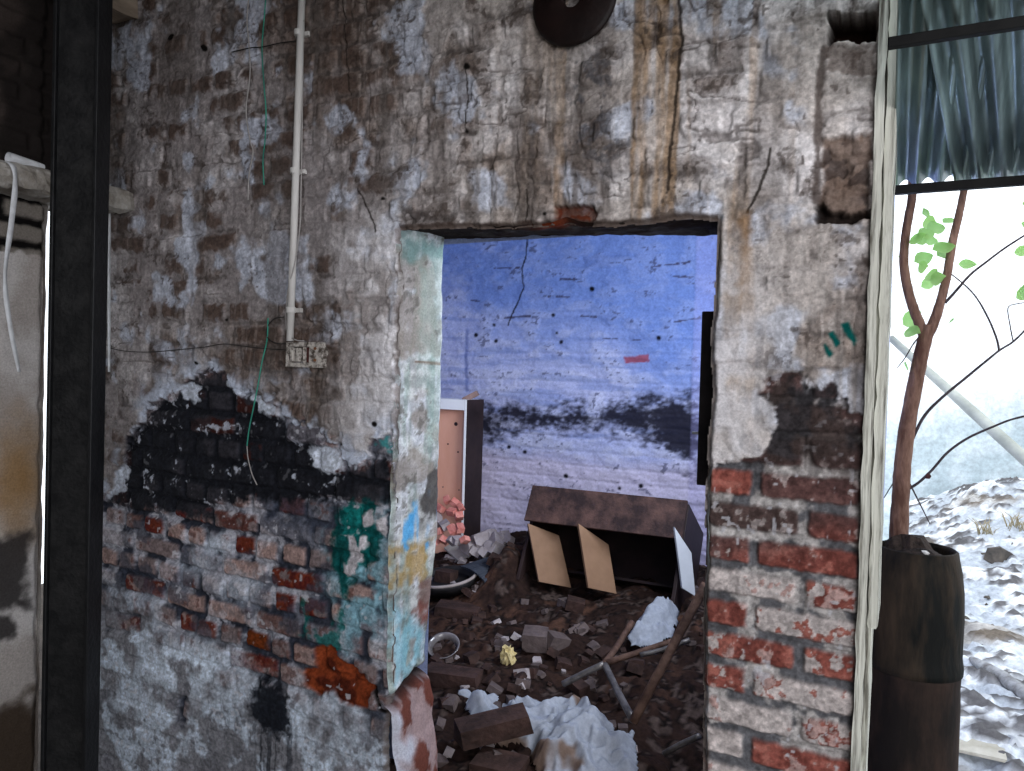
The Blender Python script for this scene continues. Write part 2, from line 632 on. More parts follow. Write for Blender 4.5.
    Ml = mix(Ml, (0.018, 0.022, 0.032), np.maximum(blk*0.92, drip*0.6))
    # soot-black old cement
    Sc = np.broadcast_to(np.array([0.030, 0.032, 0.040]), X.shape+(3,)).copy()
    Sc = mix(Sc, (0.062, 0.060, 0.070), face*(0.2+0.8*(r1 > 0.4))*ss(.4, .6, n1))
    Sc = mix(Sc, (0.085, 0.032, 0.026), face*(r2 > 0.80)*ss(0.46, 0.57, n2)*np.where(X > -2.3, 0.9, 0.35))
    Sc = mix(Sc, (0.40, 0.42, 0.47), ss(0.66, 0.70, n3*0.45+n2*0.55+0.04*ss(0.03, -0.06, -S))*0.9)
    so_l = so*ss(-0.02, 0.08, Z-0.80+(n1-.5)*0.25)
    Ml = Ml*(1-so_l[..., None]) + Sc*so_l[..., None]
    # white flakes that still cling on the black patch
    for poly in ([(176, 384), (200, 386), (198, 398), (186, 399), (180, 392)], [(252, 396), (268, 402), (284, 410), (286, 425), (276, 420), (260, 408)], [(310, 444), (330, 444), (345, 456), (346, 468), (333, 478), (318, 470), (308, 458)], [(352, 455), (362, 452), (366, 464), (356, 468)], [(110, 440), (122, 440), (128, 470), (124, 492), (106, 496)], [(228, 384), (240, 388), (246, 396), (236, 396)], [(255, 384), (268, 392), (284, 398), (270, 400)]):
        e = sdf(X, Z, WP(poly))
        Ml = mix(Ml, (0.54, 0.57, 0.63), ss(0.008, -0.008, e+rag*0.9))
    # teal paint
    te = sdf(X, Z, WP([(340, 503), (360, 500), (376, 504), (374, 520), (382, 540), (376, 556), (362, 568), (350, 580), (344, 606), (340, 592), (334, 560), (338, 530)]))
    halo = sdf(X, Z, WP([(322, 520), (392, 505), (396, 590), (380, 640), (340, 660), (325, 600)]))
    Ml = mix(Ml, (0.22, 0.38, 0.44), ss(0.05, -0.08, halo+rag*1.5)*ss(0.36, 0.54, n2)*0.85)
    tm = ss(0.012, -0.012, te+rag*1.0)
    Ml = mix(Ml, np.array([0.006, 0.112, 0.11]), tm*0.95)
    Ml = mix(Ml, np.array([0.02, 0.22, 0.21]), tm*ss(0.5, 0.62, n2)*0.8)
    for poly in ([(359, 515), (372, 512), (376, 522), (364, 528)], [(348, 535), (354, 533), (358, 545), (360, 560), (356, 574), (346, 572), (350, 550)], [(360, 536), (366, 537), (364, 548), (359, 550)], [(344, 565), (352, 562), (355, 574), (346, 578)], [(376, 520), (386, 516), (384, 538), (378, 530)]):
        e = sdf(X, Z, WP(poly))
        Ml = mix(Ml, (0.50, 0.48, 0.50), ss(0.006, -0.006, e+rag*0.5))
    for poly in ([(300, 598), (306, 598), (304, 630)], [(342, 610), (346, 625), (340, 648), (330, 655), (322, 640), (336, 630)]):
        Ml = mix(Ml, (0.02, 0.19, 0.18), ss(0.015, -0.01, sdf(X, Z, WP(poly))+rag*1.2)*0.8)
    # raw orange brick broken out at the corner
    og = sdf(X, Z, WP([(314, 650), (330, 648), (341, 662), (352, 668), (362, 674), (372, 688), (366, 706), (356, 708), (340, 702), (331, 693), (318, 694), (304, 684), (304, 671), (316, 672)]))
    ogm = ss(0.008, -0.006, og+rag*0.35)
    ogc = mix(np.broadcast_to(np.array([0.26, 0.078, 0.034]), X.shape+(3,)).copy(), (0.12, 0.035, 0.02), ss(0.42, 0.6, n2))
    Ml = Ml*(1-ogm[..., None]) + ogc*ogm[..., None]
    crev = ldist(X, Z, WP([(372, 688), (377, 700), (380, 711), (388, 714), (396, 712)]))
    Ml = mix(Ml, (0.02, 0.018, 0.018), ss(0.012, 0.003, crev))
    # ---------- bare masonry of the pier
    mp = np.broadcast_to(np.array([0.155, 0.155, 0.165]), X.shape+(3,)).copy()
    mp = mix(mp, (0.46, 0.44, 0.43), ss(0.50, 0.60, n2+0.05*(Z > 0.85))*0.85)
    P = np.broadcast_to(np.array([0.30, 0.125, 0.105]), X.shape+(3,)).copy()
    P = mix(P, (0.215, 0.088, 0.075), ss(0.40, 0.62, n2*0.7+r1*0.3)*0.9)
    P = mix(P, (0.36, 0.185, 0.155), ss(0.55, 0.66, n3)*0.5)
    dark = ss(0.98, 1.12, Z + (n1-.5)*0.3)*(ID != bid(727, 483))
    P = mix(P, (0.092, 0.082, 0.084), dark*0.68)
    P = mix(P, (0.115, 0.09, 0.085), (ID == bid(750, 517))*0.75)
    wet = ss(0.60, 0.52, n2*0.55+n3*0.45)
    washes = [(bid(740, 582), 0.63), (bid(830, 582), 0.50), (bid(805, 616), 0.52), (bid(727, 706), 0.50), (bid(760, 722), 0.60), (bid(725, 738), 0.66), (bid(830, 706), 0.56), (bid(800, 675), 0.42), (bid(822, 735), 0.56), (bid(735, 645), 0.36), (bid(722, 676), 0.40), (bid(740, 704), 0.62), (bid(722, 765), .62), (bid(727, 547), .36)]
    wsh = np.zeros(X.shape)
    for b, a in washes:
        wsh = np.maximum(wsh, (ID == b)*a)
    wm = ss(0.60, 0.56, (n2*0.5+n3*0.5) + 0.56 - wsh)*(wsh > 0)
    bleed = ss(0.62, 0.66, n3*0.55+n2*0.45)*0.8
    P = mix(P, (0.50, 0.47, 0.46), np.maximum(wm*0.92, bleed*0.55))
    Mp = mp*(1-face[..., None]) + P*face[..., None]
    sp = so*(Z > 1.1)
    Sp = mix(np.broadcast_to(np.array([0.068, 0.064, 0.068]), X.shape+(3,)).copy(), (0.092, 0.072, 0.068), ss(0.45, 0.6, n2))
    Mp = mix(Mp, Sp, sp*ss(1.16, 1.26, Z+(n1-.5)*.2)*0.95)
    Mas = np.where(left[..., None], Ml, Mp)
    Mas = Mas*(0.84+0.32*ss(.3, .7, n4))[..., None]*(0.88+.24*ss(.35, .65, n3))[..., None]
    Mas = mix(Mas, (0.50, 0.50, 0.53), ss(0.83, 0.88, vn(X*80, Z*80, 65)*.55+n2*.62)*.7*(1-so*.7))
    C = col_plaster*(1-ex[..., None]) + Mas*ex[..., None]
    # a few features on the plaster
    for poly in ([(822, 344), (826, 343), (832, 354), (829, 357)], [(827, 333), (833, 332), (840, 343), (836, 346)], [(843, 325), (848, 324), (857, 341), (854, 345), (847, 336)]):
        C = mix(C, (0.006, 0.13, 0.12), ss(0.005, -0.003, sdf(X, Z, WP(poly))+rag*0.18))
    C = mix(C, (0.10, 0.33, 0.34), ss(0.012, -0.008, sdf(X, Z, WP([(379, 440), (388, 436), (393, 448), (394, 457), (386, 450)]))+rag)*0.9)
    for pts, w in (([(771, 150), (769, 165), (760, 190), (752, 204), (748, 213)], 0.0035), ([(528, 190), (529, 205), (527, 222)], 0.0025), ([(680, 0), (683, 40), (678, 90), (672, 140), (669, 190)], 0.004), ([(360, 190), (372, 215), (378, 232)], 0.003), ([(405, 255), (404, 300), (401, 350), (400, 395), (399, 430)], 0.004), ([(345, 0), (349, 60), (352, 95)], 0.002), ([(468, 65), (468, 130)], 0.002)):
        C = mix(C, (0.045, 0.035, 0.03), ss(w*1.8, w*0.4, ldist(X, Z, WP(pts))+(n4-.5)*0.004)*0.85)
    for (px, py, r) in ((469, 68, 3), (173, 38, 3.5), (206, 49, 3), (376, 424, 2.5), (468, 132, 1.5), (545, 214, 1.5), (384, 199, 1.5), (228, 320, 1.2), (198, 363, 1.5)):
        C = mix(C, (0.02, 0.017, 0.015), ss(0.004, -0.002, sdf(X, Z, WP(ell(px, py, r, r)))))
    # ochre rust run at the right end of the lintel
    C = mix(C, (0.33, 0.20, 0.09), ss(0.02, -0.01, sdf(X, Z, WP([(742, 215), (752, 215), (750, 330), (744, 330)]))+rag*.4)*ss(1.5, 1.85, Z)*0.6)
    # ---------- relief
    flat = (n1-.5)*0.012 + (n2-.5)*0.008 + (n3-.5)*0.004
    relief_b = (face-1)*0.010 + (r1-.5)*0.006 + (n3-.5)*0.006 + (n4-.5)*0.002 + (n2-.5)*0.006
    upl = 0.012 - .004*web + flat + (face-1)*0.008*ss(0.25, 0.55, n1) + (r1-.5)*.007*face + (n2-.5)*.010 - 0.004*ss(0.55, 0.66, n2) + np.where(strk2 > 0.5, (n4-.5)*0.002, 0)
    low_r = relief_b*(1-0.65*smear*left) + 0.004*smear*left
    low_r = low_r - 0.010*(rid & left)*(r2 > 0.5) - 0.012*ogm - 0.014*rid2
    H = upl*(1-ex) + low_r*ex
    H = H - 0.010*ss(0.012, 0.003, crev)
    # holes left by timbers near the right end
    ho = sdf(X, Z, WP([(829, 15), (877, 13), (876, 42), (829, 43)]))
    hm = ss(0.004, -0.006, ho+rag*0.25)
    H = H - 0.09*hm
    C = mix(C, (0.055, 0.032, 0.026), hm)
    ni = sdf(X, Z, WP([(822, 140), (872, 134), (870, 196), (872, 222), (817, 222), (820, 190)]))
    nm = ss(0.006, -0.008, ni+rag*0.35)
    rough = fbm(X*30, Z*30, 91, 4)
    H = H - nm*(0.014 + (rough-.5)*0.035)
    C = mix(C, mix(np.broadcast_to(np.array([0.22, 0.165, 0.135]), X.shape+(3,)).copy(), (0.09, 0.062, 0.05), ss(0.5, 0.6, rough)), nm*0.85)
    slot = sdf(X, Z, WP([(815, 208), (822, 204), (830, 214), (850, 216), (872, 208), (872, 219), (818, 222)]))
    sl = ss(0.004, -0.004, slot+rag*.3)
    H = H - sl*0.035
    C = mix(C, (0.035, 0.027, 0.024), sl*.9)
    gro = ldist(X, Z, WP([(823, 50), (818, 110), (819, 140), (816, 200)]))
    H = H - 0.006*ss(0.018, 0.004, gro+(n3-.5)*.01)
    C = mix(C, (0.12, 0.095, 0.085), ss(0.014, 0.004, gro+(n3-.5)*.014)*.8)
    bk = sdf(X, Z, WP([(828, 46), (873, 44), (872, 75), (860, 78), (830, 74)]))
    H = H - ss(0.006, -0.004, bk+rag*.3)*0.006
    C = mix(C, (0.20, 0.15, 0.13), ss(0.004, -0.004, bk+rag*.4)*.45)
    # broken brick peeping out of the lintel's edge
    lb = sdf(X, Z, WP([(556, 208), (590, 206), (597, 216), (590, 224), (575, 226), (556, 222)]))
    lbm = ss(0.008, -0.004, lb+rag*.5)
    H = H - lbm*0.02
    C = mix(C, (0.16, 0.055, 0.032), lbm*(.55+.45*ss(.4, .55, n3)))
    # the bottom arris of the lintel and the door's arrises are worn round
    lz = lintel_z(X) + lintel_wave(X)
    edge_in = np.minimum(np.minimum(X-DOOR_L + arris(Z, 0), DOOR_R-X + arris(Z, 1)), lz-Z)
    dist_out = -edge_in
    H = H - 0.014*ss(0.016, 0.0, dist_out)**1.6
    dk = sdf(X, Z, WP([(405, 208), (440, 204), (445, 226), (408, 228)]))
    C = mix(C, (0.09, 0.075, 0.07), ss(0.01, -0.02, dk+rag*.8)*0.8*ss(.4, .5, n3))
    C = mix(C, (0.09, 0.06, 0.05), ss(0.016, 0.004, np.abs(lz-Z)+(n3-.5)*.02)*((X > DOOR_L) & (X < DOOR_R))*0.8)
    ar = ss(-0.016, -0.002, edge_in + (n3-.5)*.02)
    C = mix(C, (0.17, 0.14, 0.125), ar*.75)
    keep = edge_in < 0.006
    return H, C, keep


def jamb_fn(side):
    def fn(X, Y, Z):
        n1, n2, n3 = fbm(Y*6, Z*4, 141+side, 4), fbm(Y*18, Z*12, 142+side, 5), fbm(Y*50, Z*50, 143+side, 4)
        sk = fbm(Y*40, Z*4, 144+side, 4)
        rag = (n2-.5)*0.09+(n3-.5)*.04
        C = np.broadcast_to(np.array([0.36, 0.36, 0.355]), X.shape+(3,)).copy()
        C = mix(C, (0.45, 0.455, 0.475), ss(0.42, 0.6, n2))
        C = mix(C, (0.24, 0.28, 0.26), ss(0.48, 0.66, sk)*0.7)
        C = C*(0.80+.40*ss(.35, .65, n3))[..., None]*(0.85+.3*ss(.35, .65, n1))[..., None]
        C = mix(C, (0.20, 0.165, 0.14), ss(.55, .66, fbm(Y*9, Z*9, 147+side, 5))*.6)
        C = mix(C, (0.12, 0.11, 0.10), ss(0.58, 0.66, n2*0.5+n3*0.5)*0.75)
        H = (n1-.5)*0.02 + (n2-.5)*0.010 + (n3-.5)*.004
        if side == 0:
            def J(pts):
                o = []
                for p in pts:
                    q = hit(p[0], p[1], 0, -1.44)
                    o.append((q[1], q[2]))
                return np.array(o)
            C = mix(C, (0.12, 0.19, 0.185), ss(0.03, -0.05, sdf(Y, Z, J([(406, 232), (442, 240), (440, 262), (408, 262)]))+rag)*.8)
            C = mix(C, (0.28, 0.36, 0.34), ss(0.06, -0.05, sdf(Y, Z, J([(425, 250), (442, 255), (438, 440), (428, 440)]))+rag*2)*.32)
            rustc = ldist(Y, Z, J([(416, 362), (428, 363), (440, 364)]))
            C = mix(C, (0.12, 0.06, 0.03), ss(0.006, 0.001, rustc)*.8)
            C = mix(C, (0.07, 0.062, 0.06), ss(0.015, -0.01, sdf(Y, Z, J([(425, 478), (436, 474), (433, 512), (424, 515)]))+rag)*.85)
            C = mix(C, (0.07, 0.30, 0.52), ss(0.03, -0.03, sdf(Y, Z, J([(408, 520), (434, 505), (432, 520), (420, 540), (408, 540)]))+rag*1.8)*.75*ss(.42, .56, sk))
            C = mix(C, (0.31, 0.22, 0.095), ss(0.03, -0.02, sdf(Y, Z, J([(396, 550), (428, 540), (430, 570), (418, 580), (396, 588)]))+rag*2.0)*.8*ss(.34, .5, n2))
            C = mix(C, (0.22, 0.43, 0.50), ss(0.03, -0.05, sdf(Y, Z, J([(394, 600), (430, 620), (428, 660), (405, 690), (390, 690)]))+rag*1.6)*.6*ss(.38, .55, n2))
            C = mix(C, (0.19, 0.065, 0.05), ss(0.02, -0.02, sdf(Y, Z, J([(415, 612), (432, 604), (431, 630), (420, 628)]))+rag)*.85)
            C = mix(C, (0.17, 0.09, 0.08), ss(0.02, -0.02, sdf(Y, Z, J([(420, 585), (434, 575), (432, 600), (424, 604)]))+rag)*.7)
            # render ends in a broken lip; raw bricks step out underneath
            zb = 0.375 + (fbm(Y*9, Y*0+4, 150, 3)-.5)*0.06 + 0.25*Y
            under = ss(0.012, -0.012, Z-zb)
            lip = np.exp(-((Z-zb)/0.018)**2)
            H = H*(1-under) + under*(0.03 + 0.16*np.clip(zb-0.04-Z, 0, 0.25) + (n2-.5)*.03) - lip*0.05 + np.exp(-((Z-zb-.03)/0.02)**2)*0.008
            cu = mix(np.broadcast_to(np.array([0.32, 0.25, 0.25]), X.shape+(3,)).copy(), (0.17, 0.075, 0.06), ss(.5, .58, n2))
            cu = mix(cu, (0.42, 0.42, 0.46), ss(.53, .6, n1))
            C = mix(C, cu, under)
            C = mix(C, (0.025, 0.02, 0.02), lip*.9*ss(-0.02, 0.0, zb+.004-Z))
        # arrises
        H = H - 0.008*ss(0.014, 0.0, Y)**1.5 - 0.012*ss(0.185, 0.20, Y) - arris(Z, side)*(1-Y/TH)
        return H, C, None
    return fn


def soffit_fn(X, Y, Z):
    n1, n2 = fbm(X*5, Y*9, 161, 4), fbm(X*24, Y*24, 162, 4)
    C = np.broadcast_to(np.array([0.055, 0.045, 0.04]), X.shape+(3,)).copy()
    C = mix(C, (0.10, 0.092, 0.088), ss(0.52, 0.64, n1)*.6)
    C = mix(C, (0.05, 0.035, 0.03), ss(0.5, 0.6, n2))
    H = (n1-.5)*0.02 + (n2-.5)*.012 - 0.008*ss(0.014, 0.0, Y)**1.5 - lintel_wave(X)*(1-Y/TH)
    lb = np.exp(-((X+0.93)/0.06)**2)*ss(0.07, 0.02, Y)
    C = mix(C, (0.22, 0.065, 0.03), lb)
    return H, C, None


def plain_fn(c1, c2, seed, amp=0.006):
    def fn(X, Y, Z):
        n = fbm((X+Y)*4, Z*4, seed, 5)
        C = mix(np.broadcast_to(np.array(c1), X.shape+(3,)).copy(), c2, ss(.4, .62, n))
        return (fbm((X+Y)*12, Z*12, seed+1, 4)-.5)*amp*2, C, None
    return fn


WALL_MAT = surf_mat('weathered_plaster_and_brick')
TH = 0.20
WALL_L = -2.98
st = 0.0031
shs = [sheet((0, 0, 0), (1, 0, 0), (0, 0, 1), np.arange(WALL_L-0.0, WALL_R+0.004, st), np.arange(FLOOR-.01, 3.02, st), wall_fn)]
zj = np.arange(FLOOR-.01, 1.93, 0.006)
yj = np.linspace(-0.004, TH, 36)
lv = sheet((DOOR_L, 0, 0), (0, 1, 0), (0, 0, 1), yj, zj, jamb_fn(0))
lv[0][:, 0] += 0.27*np.clip(lv[0][:, 1], 0, 1)*np.interp(lv[0][:, 2], [0.4, 0.9, 1.9], [0.15, 1.0, 1.0])   # the reveal is splayed a little
shs.append(lv)
shs.append(sheet((DOOR_R, 0, 0), (0, -1, 0), (0, 0, 1), -yj[::-1], zj, jamb_fn(1)))
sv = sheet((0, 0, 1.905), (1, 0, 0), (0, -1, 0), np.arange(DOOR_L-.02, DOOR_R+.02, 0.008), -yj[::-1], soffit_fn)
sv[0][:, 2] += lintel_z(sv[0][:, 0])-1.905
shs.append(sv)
shs.append(sheet((WALL_R, 0, 0), (0, 1, 0), (0, 0, 1), np.linspace(-.01, TH, 12), np.arange(FLOOR, 3.02, .02), plain_fn((.30, .28, .26), (.18, .13, .11), 171)))
bk = sheet((0, TH, 0), (-1, 0, 0), (0, 0, 1), np.arange(-WALL_R, -WALL_L, 0.02), np.arange(FLOOR, 3.02, .02), lambda X, Y, Z: (X*0, np.broadcast_to(np.array([.28, .32, .46]), X.shape+(3,)), ~((X > DOOR_L+.035) & (X < DOOR_R) & (Z < 1.87))))
shs.append(bk)
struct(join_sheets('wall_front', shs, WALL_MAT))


# ------------------------------------------------------------------ blue room behind
def back_fn(X, Y, Z):
    n1, n2, n3 = fbm(X*2.5, Z*3.5, 201, 5), fbm(X*9, Z*16, 202, 5), fbm(X*40, Z*60, 203, 4)
    hz = fbm(X*3, Z*24, 204, 4)
    def Q(pts):
        o = []
        for p in pts:
            q = hit(p[0], p[1], 1, BACK_Y)
            o.append((q[0], q[2]))
        return np.array(o)
    blue = ss(1.15, 2.0, Z + (n1-.5)*0.8 + 0.28*(X+1.75))
    C = mix(np.broadcast_to(np.array([0.40, 0.42, 0.57]), X.shape+(3,)).copy(), (0.16, 0.24, 0.47), blue*.85)
    C = mix(C, (0.47, 0.48, 0.58), ss(0.48, 0.64, n2)*0.55*(1-.75*blue))
    C = mix(C, (0.18, 0.24, 0.44), ss(0.54, 0.70, hz)*0.4)
    lowc = ss(1.02, 0.86, Z + (n1-.5)*0.12)
    C = mix(C, (0.50, 0.46, 0.55), lowc*.85)
    C = mix(C, (0.07, 0.07, 0.12), ss(0.67, 0.71, n2*0.5+n3*0.5)*0.6)
    rag = (n2-.5)*0.25+(n3-.5)*.18
    band = sdf(X, Z, Q([(470, 406), (520, 412), (590, 412), (640, 402), (698, 400), (698, 470), (690, 462), (650, 440), (610, 426), (550, 424), (505, 430), (490, 440), (470, 445)]))
    C = mix(C, (0.022, 0.020, 0.032), ss(0.07, -0.07, band+rag*.9)*.93)  # black smear; its left end paints in the upright cabinet's shadow
    C = mix(C, (0.30, 0.10, 0.14), ss(0.006, -0.006, sdf(X, Z, Q([(624, 357), (648, 355), (650, 361), (625, 364)]))+(n3-.5)*.02)*.9)
    C = mix(C, (0.02, 0.02, 0.03), ss(0.008, 0.002, ldist(X, Z, Q([(527, 238), (526, 255), (522, 270), (524, 288), (518, 302), (513, 312), (508, 325)]))+(n3-.5)*.006)*.9)
    for (a, b, t) in (((505, 318), (530, 316), 0.008), ((560, 279), (585, 280), 0.006), ((548, 296), (570, 297), .006), ((580, 316), (596, 317), .007), ((672, 276), (690, 277), .007), ((490, 268), (520, 268), .005), ((640, 268), (690, 262), .005), ((470, 300), (480, 301), .006), ((676, 322), (700, 318), .006), ((600, 338), (640, 340), .004)):
        C = mix(C, (0.06, 0.045, 0.07), ss(t, t*.3, ldist(X, Z, Q([a, b]))+(n3-.5)*.02)*.75)
    for (px, py, r) in ((592, 289, 2.2), (496, 341, 1.6), (561, 342, 1.6), (659, 338, 2), (557, 333, 1), (509, 447, 1.6), (525, 452, 1.6), (476, 335, 1.8), (494, 325, 1.2), (553, 315, 1.5), (566, 476, 2), (641, 486, 2), (620, 488, 1.4)):
        C = mix(C, (0.012, 0.010, 0.015), ss(0.008, -0.004, sdf(X, Z, Q(ell(px, py, r, r, 10)))))
    C = mix(C, (0.09, 0.13, 0.30), ss(0.02, 0.004, ldist(X, Z, Q([(467, 330), (466, 360), (467, 390)])))*.5)
    xe = hit(694, 320, 1, BACK_Y)[0]
    strip = ss(xe-0.006, xe+0.006, X)
    C = mix(C, (0.42, 0.40, 0.62), strip*.25)
    H = (n1-.5)*0.03 + (n2-.5)*0.022 + (n3-.5)*.008 + strip*0.004 - ss(.012, .004, np.abs((Z/0.085) % 1 - .5)*.085)*0.004
    return H, C, None


ROOM_L = -3.05
BLUE_MAT = surf_mat('blue_limewash', grain=0.22, gscale=70, bump=.3)
struct(join_sheets('wall_back', [sheet((0, BACK_Y, 0), (1, 0, 0), (0, 0, 1), np.arange(ROOM_L, -0.10, 0.0075), np.arange(FLOOR, 3.02, .0075), back_fn)], BLUE_MAT))
limewash = mat('dull_blue_limewash', (.30, .34, .52), (.42, .44, .60), 4)


def wall_with_hole(name, x, y0, y1, z1, hy0, hy1, hz0, hz1, th, m):
    bm = bmesh.new()
    add_box(bm, (x-th/2, y0, FLOOR), (x+th/2, hy0, z1))
    add_box(bm, (x-th/2, hy1, FLOOR), (x+th/2, y1, z1))
    add_box(bm, (x-th/2, hy0, FLOOR), (x+th/2, hy1, hz0))
    add_box(bm, (x-th/2, hy0, hz1), (x+th/2, hy1, z1))
    return struct(from_bm(name, bm, m))


wall_with_hole('wall_right', -0.15, TH, BACK_Y+.1, 3.0, 0.35, 1.35, 1.40, 2.42, 0.12, limewash)
struct(box('wall_room_left', (ROOM_L-.12, TH, FLOOR), (ROOM_L, BACK_Y+.1, 3.0), limewash, bevel=0))
struct(box('ceiling_room', (ROOM_L-.2, TH-.02, 3.0), (-0.05, BACK_Y+.3, 3.1), mat('stained_concrete_ceiling', (.22, .22, .24), (.32, .32, .34), 3), bevel=0))

# pale weathered board closing the end of the wall, split down its length
bm = bmesh.new()
rg = random.Random(3)
def board(x0, x1, y0, y1, seed, zb=None):
    r = random.Random(seed)
    n = 60
    zb = FLOOR if zb is None else zb
    ring = []
    for i in range(n+1):
        z = zb+(3.0-zb)*i/n + (r.uniform(-.03, .03) if zb > 0 and i == 0 else 0)
        a, b = r.uniform(-.0026, .0026), r.uniform(-.0022, .0022)
        ring.append([bm.verts.new((x0+a, y0+b, z)), bm.verts.new((x1+b, y0-.002+a*.6, z)), bm.verts.new((x1+b, y1, z)), bm.verts.new((x0+a, y1, z))])
    for p, q in zip(ring[:-1], ring[1:]):
        for k in range(4):
            bm.faces.new((p[k], p[(k+1) % 4], q[(k+1) % 4], q[k]))
    bm.faces.new(ring[0][::-1]); bm.faces.new(ring[-1])
board(-0.090, -0.070, -0.020, TH, 1)
board(-0.066, -0.046, -0.012, TH, 2, .84)
board(-0.070, -0.060, 0.004, TH, 6)
board(-0.072, -0.064, 0.004, TH, 4)
struct(from_bm('trim_1', bm, mat('weathered_pale_board', (.12, .11, .09), (.62, .62, .55), 30, stretch=(1, 1, .05), lo=.42, hi=.53, bump=1.0, bscale=50)))

# ------------------------------------------------------------------ hall: side wall, floor, roof
DIRT = mat('dark_dirt_floor', (.035, .028, .024), (.09, .072, .06), 5, bump=.6)
struct(box('floor', (-6.0, -7.0, FLOOR-0.12), (0.0, 2.5, FLOOR), DIRT, bevel=0))


XS = -2.90
SIDE_END = float(hit(46.5, 380, 0, XS)[1])


def side_fn(X, Y, Z):
    n1, n2, n3 = fbm(Y*4, Z*4, 301, 5), fbm(Y*14, Z*14, 302, 5), fbm(Y*50, Z*50, 303, 3)
    rag = (n2-.5)*.12+(n3-.5)*.04
    C = np.broadcast_to(np.array([0.50, 0.48, 0.47]), X.shape+(3,)).copy()
    C = mix(C, (0.36, 0.33, 0.31), ss(.45, .62, n1)*.8)
    C = mix(C, (0.30, 0.19, 0.085), ss(0.1, -0.12, np.hypot((Y+.36)/.7, (Z-1.0)/1.5)-.14+rag*.6)*.85)
    dp = ss(0.03, -.02, np.maximum(np.abs(Z-.66)-.14, Y+.315)+rag*.7)
    dp2 = ss(0.02, -.02, np.hypot((Y+.40)/.8, (Z-.47))-.05+rag*.7)
    C = mix(C, (0.055, 0.05, 0.05), np.maximum(dp, dp2)*.9)
    C = mix(C, (0.09, 0.07, 0.055), ss(.22, .10, Z+(n2-.5)*.2))
    # bricks: above the beam (dark) and just under it
    zz = Z/0.085
    ci = np.floor(zz)
    u = (Y+9+hsh(ci, ci*0, 5)*.2)/.22
    bi = np.floor(u)
    d = np.minimum(np.minimum(u-bi, 1-u+bi)*.22, np.minimum(zz-ci, 1-zz+ci)*.085)-.008+(n3-.5)*.012
    face = ss(0, .012, d)
    bb = mix(np.broadcast_to(np.array([0.018, .016, .016]), X.shape+(3,)).copy(), (0.24, .22, .20), face)
    m2 = ss(1.83, 1.84, Z+(n2-.5)*.06)
    C = C*(1-m2[..., None])+bb*m2[..., None]
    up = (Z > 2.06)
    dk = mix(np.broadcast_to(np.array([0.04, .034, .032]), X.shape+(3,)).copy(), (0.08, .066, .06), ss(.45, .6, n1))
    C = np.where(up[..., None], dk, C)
    H = (n1-.5)*.02+(n2-.5)*.01 + m2*(face-1)*.014 - .03*ss(SIDE_END-.035, SIDE_END, Y+(n2-.5)*.03)
    return H, C, None


SIDE_MAT = surf_mat('side_plaster')
struct(join_sheets('wall_left', [
    sheet((XS, 0, 0), (0, 1, 0), (0, 0, 1), np.arange(-1.6, SIDE_END, .006), np.arange(FLOOR-.01, 2.06, .006), side_fn),
    sheet((XS, 0, 0), (0, 1, 0), (0, 0, 1), np.arange(-1.6, .05, .008), np.arange(2.05, 3.02, .008), side_fn),
    sheet((XS-.01, SIDE_END-.003, 0), (-1, 0, 0), (0, 0, 1), np.arange(0, .22, .01), np.arange(FLOOR, 2.06, .02), plain_fn((.28, .25, .23), (.4, .38, .36), 311)),
    sheet((XS-.21, 0, 0), (0, -1, 0), (0, 0, 1), np.arange(-.05, 1.6, .05), np.arange(2.05, 3.02, .05), plain_fn((.28, .25, .23), (.4, .38, .36), 312)),
    sheet((XS-.21, 0, 0), (0, -1, 0), (0, 0, 1), np.arange(-SIDE_END, 1.6, .05), np.arange(FLOOR, 2.1, .05), plain_fn((.28, .25, .23), (.4, .38, .36), 313)),
], SIDE_MAT))
struct(box('wall_light_block_rear', (-5.2, -7.0, FLOOR), (0.6, -6.85, 3.1), mat('light_block_wall', (.12, .11, .10), (.20, .18, .17), 3), bevel=0))  # unseen wall behind the camera, added to cut the light in the hall
struct(box('wall_light_block_left', (-5.2, -7.0, FLOOR), (-5.05, -1.4, 3.1), MATS['light_block_wall'], bevel=0))  # unseen too, added to block light from the left rear
struct(box('ceiling', (-5.2, -7.0, 3.02), (-0.02, 0.25, 3.12), mat('sooty_ceiling', (.05, .045, .04), (.10, .09, .085), 3), bevel=0))

# ------------------------------------------------------------------ steel column
STEEL = mat('dark_painted_steel', (.003, .003, .0035), (.009, .009, .010), 14, rough=.5, bump=.25, metal=.0, spec=.25)
STEEL_W = mat('scuffed_steel_web', (.005, .005, .0055), (.020, .0195, .0195), 22, rough=.6, bump=.3, spec=.2, lo=.4, hi=.75)
cx, cy = -2.337, -0.5
col = thing('steel_column', (cx, cy, 0), 'black steel I-section column standing in front of the left end of the wall', 'column', rot=(0, 0, math.radians(29)))
box('flange', (-.070, -.042, FLOOR), (-.059, .042, 3.02), STEEL, col, .002)
box('flange', (.059, -.042, FLOOR), (.070, .042, 3.02), STEEL, col, .002)
box('web', (-.060, -.026, FLOOR), (.060, -.015, 3.02), STEEL_W, col, 0)
box('base_plate', (-.16, -.12, FLOOR), (.16, .12, FLOOR+.014), STEEL, col, .002)

# concrete beam over the side opening, running into the main wall
CONC = mat('chipped_concrete', (.20, .175, .145), (.42, .40, .37), 9, bump=.8, lo=.35, hi=.6, bscale=60)


